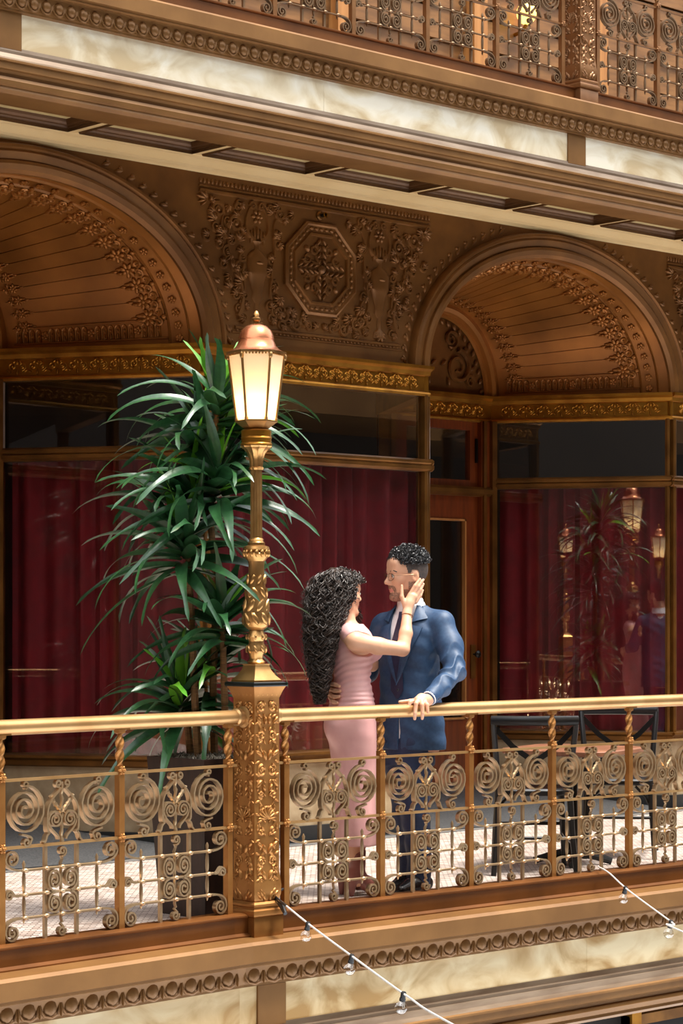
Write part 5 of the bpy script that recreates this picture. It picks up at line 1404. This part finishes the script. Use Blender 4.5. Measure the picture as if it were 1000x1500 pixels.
# ---------------------------------------------------------------- man in blue suit
def man():
    D = 11.66; S = D / 3340.0; Y0 = 905 + 1.4 / S
    M = lambda px, py, d=0.0: ((px - 605) * S, d, (Y0 - py) * S)
    ff = Vector((-0.573, -0.82)).normalized(); A = math.atan2(ff.y, ff.x)
    fx, fy = ff.x, ff.y; lx, ly = -fy, fx                     # front and his left
    F = Field((-0.50, -0.58, -0.01), (0.32, 0.26, 1.78), 0.004)
    T = frame_fwd(M(595.5, 843, 0.0), (-0.93, -0.37), -0.05); K = 1.03
    build_head(F, T, K)
    F.chain([M(600, 868, 0.01), M(604, 900, 0.02)], [0.056, 0.062], 0.02)
    L = lambda py, cx, a, b, d=0.0: (M(0, py)[2], M(cx, 0)[0], d, a, b)
    F.loft([L(1100, 604, 0.10, 0.15), L(1000, 600, 0.10, 0.15), L(940, 599, 0.105, 0.165), L(912, 601, 0.08, 0.15), L(895, 603, 0.06, 0.08)], A, 0.03)
    shl, ell_, wrl = M(650, 921, -0.10), M(662, 982, -0.22), M(622, 1021, -0.415)
    F.chain([shl, ell_, wrl], [0.045, 0.038, 0.027], 0.02)
    # left hand on the handrail
    ZT_ = ZR + 0.033
    F.chain([wrl, (M(613, 0)[0], -0.445, ZT_ + 0.022), (M(607, 0)[0], -0.470, ZT_ + 0.018)], [0.027, 0.027, 0.020], 0.012)
    F.chain([(M(617, 0)[0], -0.44, ZT_ + 0.02), (M(613, 0)[0], -0.475, ZT_ + 0.013)], [0.022, 0.016], 0.012)
    def fing(px, pts, r): F.chain([(M(p, 0)[0], d, z) for p, d, z in pts], r, 0.004)
    zt = ZT_
    fing(0, [(603, -0.468, zt + 0.016), (596, -0.487, zt + 0.008), (593, -0.503, zt - 0.030)], [0.0115, 0.010, 0.008])
    fing(0, [(607, -0.478, zt + 0.016), (604.5, -0.506, zt + 0.002), (603, -0.514, zt - 0.045), (602.5, -0.508, zt - 0.072)], [0.012, 0.0105, 0.0095, 0.008])
    fing(0, [(612, -0.480, zt + 0.014), (613, -0.508, zt - 0.004), (613.5, -0.514, zt - 0.045), (613.0, -0.506, zt - 0.070)], [0.012, 0.0105, 0.0095, 0.008])
    fing(0, [(617, -0.472, zt + 0.012), (620, -0.498, zt - 0.004), (621, -0.505, zt - 0.04)], [0.0105, 0.0095, 0.0075])
    fing(0, [(609, -0.445, zt + 0.016), (596, -0.452, zt + 0.012), (582, -0.462, zt + 0.008)], [0.015, 0.011, 0.0085])
    # right arm round her back, hand on her waist
    shr, elr, wrr = M(557, 922, 0.10), M(538, 985, 0.13), M(484.5, 996, -0.07)
    F.chain([shr, elr, wrr], [0.045, 0.038, 0.026], 0.02)
    F.chain([wrr, M(482, 1001, -0.105), M(483, 1007, -0.145)], [0.026, 0.028, 0.022], 0.012)
    F.chain([M(482, 1004, -0.10), M(482.5, 1014, -0.135)], [0.024, 0.018], 0.012)
    for q, (x0, y0_, x1, y1, x2, y2) in enumerate(((483, 1000, 491, 1001, 497, 1003), (482.5, 1007, 491, 1010, 498, 1010), (482.5, 1014, 490, 1019, 497, 1018), (483.5, 1020, 489, 1026, 494, 1027))):
        F.chain([M(x0, y0_, -0.15), M(x1, y1, -0.212), M(x2, y2, -0.245)], [0.0125, 0.0115, 0.0085], 0.003)
    F.chain([M(485, 996, -0.10), M(485.5, 986, -0.14), M(487, 981, -0.17)], [0.014, 0.0115, 0.009], 0.006)
    # legs
    for (h, kn, an, s) in (((586, 1085, 0.03), (595, 1190, 0.02), (601, 1288, 0.03), -1), ((608, 1085, -0.04), (608, 1190, -0.05), (613, 1292, -0.05), 1)):
        F.chain([M(*h), M(*kn), M(*an)], [0.075, 0.05, 0.036], 0.02)
    V, Q = F.nets(); V = smooth_v(V, Q, 2)
    Cq = V[Q].mean(1); hl = head_local(Cq, T, K)
    lips = (hl[:, 0] > 0.084) & (np.abs(hl[:, 1]) < 0.019) & (hl[:, 2] > -0.079) & (hl[:, 2] < -0.060)
    root = link('person', np_mesh('person', V, Q, ['skin_m', 'lip'], lips.astype(int)), None, place(605, 0, D), YAW, None, 'person with short curly hair and glasses in a blue suit, hand on the railing', 'person')
    face_extras(T, K, root, 'hair_black')
    c, R = T; PH = lambda x, y, z: tuple(c + R @ (Vector((x, y, z)) * K))
    x, y, z = hl[:, 0], hl[:, 1], hl[:, 2]; ay = np.abs(y)
    # beard and moustache, faded sides
    head = (np.linalg.norm(hl, axis=1) < 0.16)
    beard = head & ~lips & (z < -0.030) & (z > -0.125) & (x > -0.012) & (((z < -0.070 - (x > 0.06) * 0.012) & (x > -0.02)) | ((x < 0.022) & (z < -0.030)) | ((x > 0.078) & (z < -0.046) & (z > -0.060) & (ay < 0.028)) | ((x > 0.05) & (ay > 0.021) & (ay < 0.034) & (z < -0.05)))
    region('beard', V, Q, beard, 0.0012, 'stubble', root)
    ear = (ay > 0.0795 * 0.96) & (np.abs(z + 0.01) < 0.035) & (x > -0.035) & (x < 0.012)
    sides = head & ~ear & (z > -0.055 + 0.0 * x) & (((x < 0.034 - 0.25 * (0.06 - z)) & (z > 0.012)) | ((x < -0.034) & (z > -0.072 - 0.25 * (x + 0.034))))
    hs = region('hair', V, Q, sides, 0.0025, 'fade', root)
    random.seed(9)
    m = MB()
    def scalp(a, e, off):
        dx, dy, dz = math.cos(e) * math.cos(a), math.cos(e) * math.sin(a), math.sin(e)
        k = 1.0 / math.sqrt((dx / 0.098) ** 2 + (dy / 0.077) ** 2 + (dz / 0.090) ** 2)
        return (-0.012 + dx * (k + off), dy * (k + off), 0.032 + dz * (k + off))
    for k in range(1700):
        a = random.uniform(0, 2 * PI); e = math.asin(random.uniform(0.16, 1.0))
        lim = 0.50 if math.cos(a) > 0.75 else 0.30
        if e < lim: continue
        off = random.uniform(0.006, 0.032) * (0.55 + 0.45 * min(1, (e - lim) * 3)); p = Vector(PH(*scalp(a, e, off))); r = random.uniform(0.005, 0.0095)
        u = Vector((random.gauss(0, 1), random.gauss(0, 1), random.gauss(0, 1))).normalized(); v = u.orthogonal().normalized(); w = u.cross(v); ph = random.uniform(0, 6)
        m.tube([p + v * r * math.cos(t * .75 + ph) + w * r * math.sin(t * .75 + ph) + u * 0.0011 * t for t in range(10)], 0.0019, 4, False)
    cap = MB(); rows = []
    for i in range(10):
        e = 0.42 + (PI / 2 - 0.42) * i / 9
        rows.append([PH(*scalp(2 * PI * j / 24, max(e, 0.52 if math.cos(2 * PI * j / 24) > .7 else 0.0), 0.004)) for j in range(24)])
    cap.grid(rows, closed_v=True); cap.build('crown', 'hair_black', hs, 60)
    m.build('curls', 'hair_black', hs, 0, kind='stuff')
    # glasses
    g = MB()
    for s in (-1, 1):
        ring = [(0.1055 - 0.012 * abs(math.cos(t)) * (1 if s * math.cos(t) > 0 else 0.15), s * 0.034 + 0.0235 * math.cos(t), -0.004 + 0.0185 * math.sin(t)) for t in [2 * PI * i / 24 for i in range(25)]]
        g.tube([PH(*p) for p in ring], 0.0012, 5, False)
        g.tube([PH(0.095, s * 0.058, 0.002), PH(0.06, s * 0.072, 0.004), PH(0.0, s * 0.083, 0.004), PH(-0.012, s * 0.084, 0.0)], 0.0013, 5)
    g.tube([PH(0.106, -0.011, 0.0), PH(0.112, 0, 0.004), PH(0.106, 0.011, 0.0)], 0.0012, 5)
    go = g.build('glasses', 'frame_dark', root)
    for s in (-1, 1):
        ln = MB(); ln.add([PH(0.104, s * 0.034, -0.004)] + [PH(0.1055 - 0.012 * abs(math.cos(t)) * (1 if s * math.cos(t) > 0 else 0.15), s * 0.034 + 0.0232 * math.cos(t), -0.004 + 0.0182 * math.sin(t)) for t in [2 * PI * i / 20 for i in range(20)]], [(0, i + 1, (i + 1) % 20 + 1) for i in range(20)]); ln.build('lens', 'clear_glass', go)
    # torso profile shared by shirt, jacket and lapels
    TR = [L(1097, 604, 0.125, 0.190), L(1060, 603, 0.122, 0.182), L(1010, 600, 0.112, 0.168), L(980, 599, 0.112, 0.168), L(945, 599, 0.120, 0.182), L(925, 600, 0.110, 0.180), L(910, 601, 0.092, 0.160), L(898, 602, 0.076, 0.115), L(888, 603, 0.064, 0.075)]
    zs = sorted(r[0] for r in TR); TRs = sorted(TR)
    tv = lambda z_, i: float(np.interp(z_, zs, [r[i] for r in TRs]))
    def surf(v, z_, off=0.0):
        a, b = tv(z_, 3) + off, tv(z_, 4) + off; u = a * math.sqrt(max(0.0, 1 - (v / b) ** 2))
        return (tv(z_, 1) + fx * u + lx * v, tv(z_, 2) + fy * u + ly * v, z_)
    # shirt
    SH = Field((-0.30, -0.28, 0.75), (0.28, 0.26, 1.52), 0.0045)
    SH.loft([(r[0], r[1], r[2], r[3] - 0.010, r[4] - 0.014) for r in TR], A, 0.01)
    SH.cone(M(603, 905, 0.012), M(601, 884, 0.008), 0.074, 0.068, 0.02)
    SH.cone(M(600, 868, 0.004), M(604, 900, 0.02), 0.058, 0.060, 0.004, True)
    shirt, _, _ = field_obj('shirt', SH, ['shirt_white'], root, 2)
    col = MB()                                              # folded collar
    for s in (-1, 1):
        rows = []
        for i in range(9):
            t = i / 8; a = A + s * (0.10 + (PI - 0.10) * t)
            cx, cy = M(602, 0)[0], 0.010
            zt_, zb = M(0, 880 + 6 * (1 - t))[2], M(0, 893 + 10 * max(0, 1 - 2.2 * t))[2]
            rows.append([(cx + math.cos(a) * r, cy + math.sin(a) * r, q) for r, q in ((0.066, zt_ - 0.006), (0.069, zt_), (0.084, zb), (0.079, zb - 0.001))])
        col.grid(rows)
    col.build('collar', 'shirt_white', shirt)
    # tie
    t_ = MB()
    kz = M(0, 896)[2]
    rows = []
    for z_, w in ((kz, 0.017), (kz - 0.03, 0.012), (kz - 0.045, 0.017), (kz - 0.16, 0.028), (kz - 0.30, 0.036), (kz - 0.40, 0.038), (kz - 0.44, 0.006)):
        rows.append([surf(v * w, z_, 0.004 + (0.010 if z_ > kz - 0.035 else 0.004)) for v in (-1, -.5, 0, .5, 1)])
    t_.grid(rows); t_.build('necktie', 'tie_navy', root)
    # jacket with open front
    J = Field((-0.34, -0.46, 0.68), (0.34, 0.30, 1.52), 0.0045)
    zbut = M(0, 1004)[2]; ztop = M(0, 893)[2]; zhem = M(0, 1097)[2]
    J.loft(TR, A, 0.02, lambda U, V_, Z: 0.0016 * np.sin(Z * 70 + V_ * 40))
    for a, b, r0, r1 in ((M(604, 902, 0.01), M(647, 910, -0.09), 0.050, 0.056), (M(602, 902, 0.01), M(565, 913, 0.07), 0.052, 0.056)): J.cone(a, b, r0, r1, 0.03)
    J.chain([M(646, 916, -0.095), M(657, 945, -0.14), ell_], [0.062, 0.064, 0.056], 0.025)
    J.chain([ell_, M(642, 1003, -0.325), M(627, 1016, -0.392)], [0.056, 0.049, 0.041], 0.02)
    J.chain([M(560, 918, 0.085), elr], [0.060, 0.054], 0.025); J.chain([elr, M(498, 994, -0.03)], [0.054, 0.042], 0.02)
    # sleeve creases
    def crease(X, Y, Z):
        e = np.array(ell_); 
        w = np.exp(-(((X - e[0] + 0.03) ** 2 + (Y - e[1] + 0.04) ** 2 + (Z - e[2] + 0.01) ** 2) / 0.016))
        t = (X * 0.55 - Z * 0.9 - Y * 0.35)
        return w * (0.017 * np.abs(np.sin(t * 40 + 1.1 * np.sin(X * 40 + Y * 30))) - 0.009)
    J.disp(crease, (0.0, -0.46, 0.85), (0.34, 0.0, 1.42))
    def vee(X, Y, Z):
        cx = np.interp(Z.ravel(), zs, [r[1] for r in TRs]).astype(np.float32)[None, None, :]
        U = (X - cx) * fx + Y * fy; V_ = (X - cx) * lx + Y * ly
        w = np.where(Z > zbut, (Z - zbut) / (ztop - zbut) * 0.078, np.clip(zbut - 0.05 - Z, 0, 1) * 0.03)
        d = np.minimum(w - np.abs(V_ - 0.0), U - 0.02)
        return d
    J.cut(vee, (-0.34, -0.3, 0.68), (0.34, 0.3, 1.52))
    J.cone(M(600, 868, 0.0), M(603, 892, 0.006), 0.075, 0.075, 0.006, True)
    jk, JV, JQ = field_obj('suit_jacket', J, ['suit_blue'], root, 1)
    # lapels
    for s in (-1, 1):
        lp = MB(); rows = []; N = 16
        for i in range(N + 1):
            t = i / N; z_ = zbut + 0.004 + (ztop - 0.075 - zbut) * t
            vi = max(0.001, (z_ - zbut) / (ztop - zbut) * 0.078) - 0.004
            wd = 0.066 * min(1, t * 1.15) ** 0.75
            zo = z_ - 0.02 * t
            rows.append([surf(s * (vi + wd * q), zo * q + z_ * (1 - q), 0.009 + 0.004 * math.sin(PI * q)) for q in (0, .33, .66, 1)] + [surf(s * (vi + wd * 0.98), zo, 0.001)])
        lp.grid(rows); lp.build('lapel', 'suit_blue', jk, 50)
        cl = MB(); rows = []
        for i in range(9):
            t = i / 8; z_ = ztop - 0.062 + 0.085 * t
            vi = 0.062 + 0.010 * (1 - t) + 0.0; wd = 0.062 * (1 - 0.45 * t)
            rows.append([surf(s * min(vi + wd * q, tv(z_, 4)), z_ + 0.018 * q * (1 - t), 0.011 + 0.004 * math.sin(PI * q)) for q in (0, .33, .66, 1)])
        cl.grid(rows); cl.build('jacket_collar', 'suit_blue', jk, 50)
    bt = MB(); bt.blob((0, 0, 0), (0.009, 0.009, 0.009), 10, 6, Matrix.Translation(surf(0.006, zbut - 0.02, 0.004))); bt.build('button', 'button_dark', jk)
    fo = Vector(M(627, 1016, -0.392)); fd = (Vector(wrl) - Vector(M(642, 1003, -0.325))).normalized()
    for i in range(4):
        MB().blob((0, 0, 0), (0.005, 0.005, 0.005), 8, 5, Matrix.Translation(fo - fd * (0.015 + 0.013 * i) + Vector((0.026, -0.026, -0.020)))).build('cuff_button', 'button_dark', jk)
    cf_ = MB(); cf_.tube([fo - fd * 0.01, fo + fd * 0.022, fo + fd * 0.024], [0.038, 0.0375, 0.030], 18); cf_.build('cuff', 'shirt_white', shirt)
    # trousers and shoes
    Tq = Field((-0.26, -0.25, 0.02), (0.22, 0.22, 0.95), 0.005)
    Tq.loft([L(1120, 598, 0.10, 0.14), L(1060, 602, 0.105, 0.15), L(1036, 601, 0.10, 0.145)], A, 0.02)
    for (h, kn, an, s) in (((586, 1090, 0.03), (595, 1190, 0.02), (602, 1290, 0.03), -1), ((606, 1090, -0.04), (607, 1190, -0.05), (613, 1293, -0.05), 1)):
        Tq.chain([M(*h), M(h[0] * .5 + kn[0] * .5, 1140, h[2]), M(*kn), M(an[0], 1245, an[2]), M(*an)], [0.098, 0.086, 0.070, 0.062, 0.060], 0.02)
    Tq.disp(lambda X, Y, Z: 0.003 * np.sin(Z * 55 + X * 40 + 1.5 * np.sin(Z * 21)), (-0.26, -0.25, 0.02), (0.22, 0.22, 0.95))
    field_obj('trousers', Tq, ['suit_trousers'], root, 2)
    for (px, dd) in ((600, 0.03), (614, -0.05)):
        B = Field((M(px, 0)[0] - 0.26, dd - 0.30, -0.005), (M(px, 0)[0] + 0.12, dd + 0.12, 0.14), 0.004); cx = M(px, 0)[0]
        B.chain([(cx + 0.05 * -fx, dd + 0.05 * -fy, 0.045), (cx + 0.06 * fx, dd + 0.06 * fy, 0.042), (cx + 0.17 * fx, dd + 0.17 * fy, 0.028)], [0.042, 0.046, 0.028], 0.02)
        B.cut(lambda X, Y, Z: 0.002 - Z + 0 * X + 0 * Y, (-9, -9, -9), (9, 9, 9))
        field_obj('shoe', B, ['shoe_dark'], root)
man()
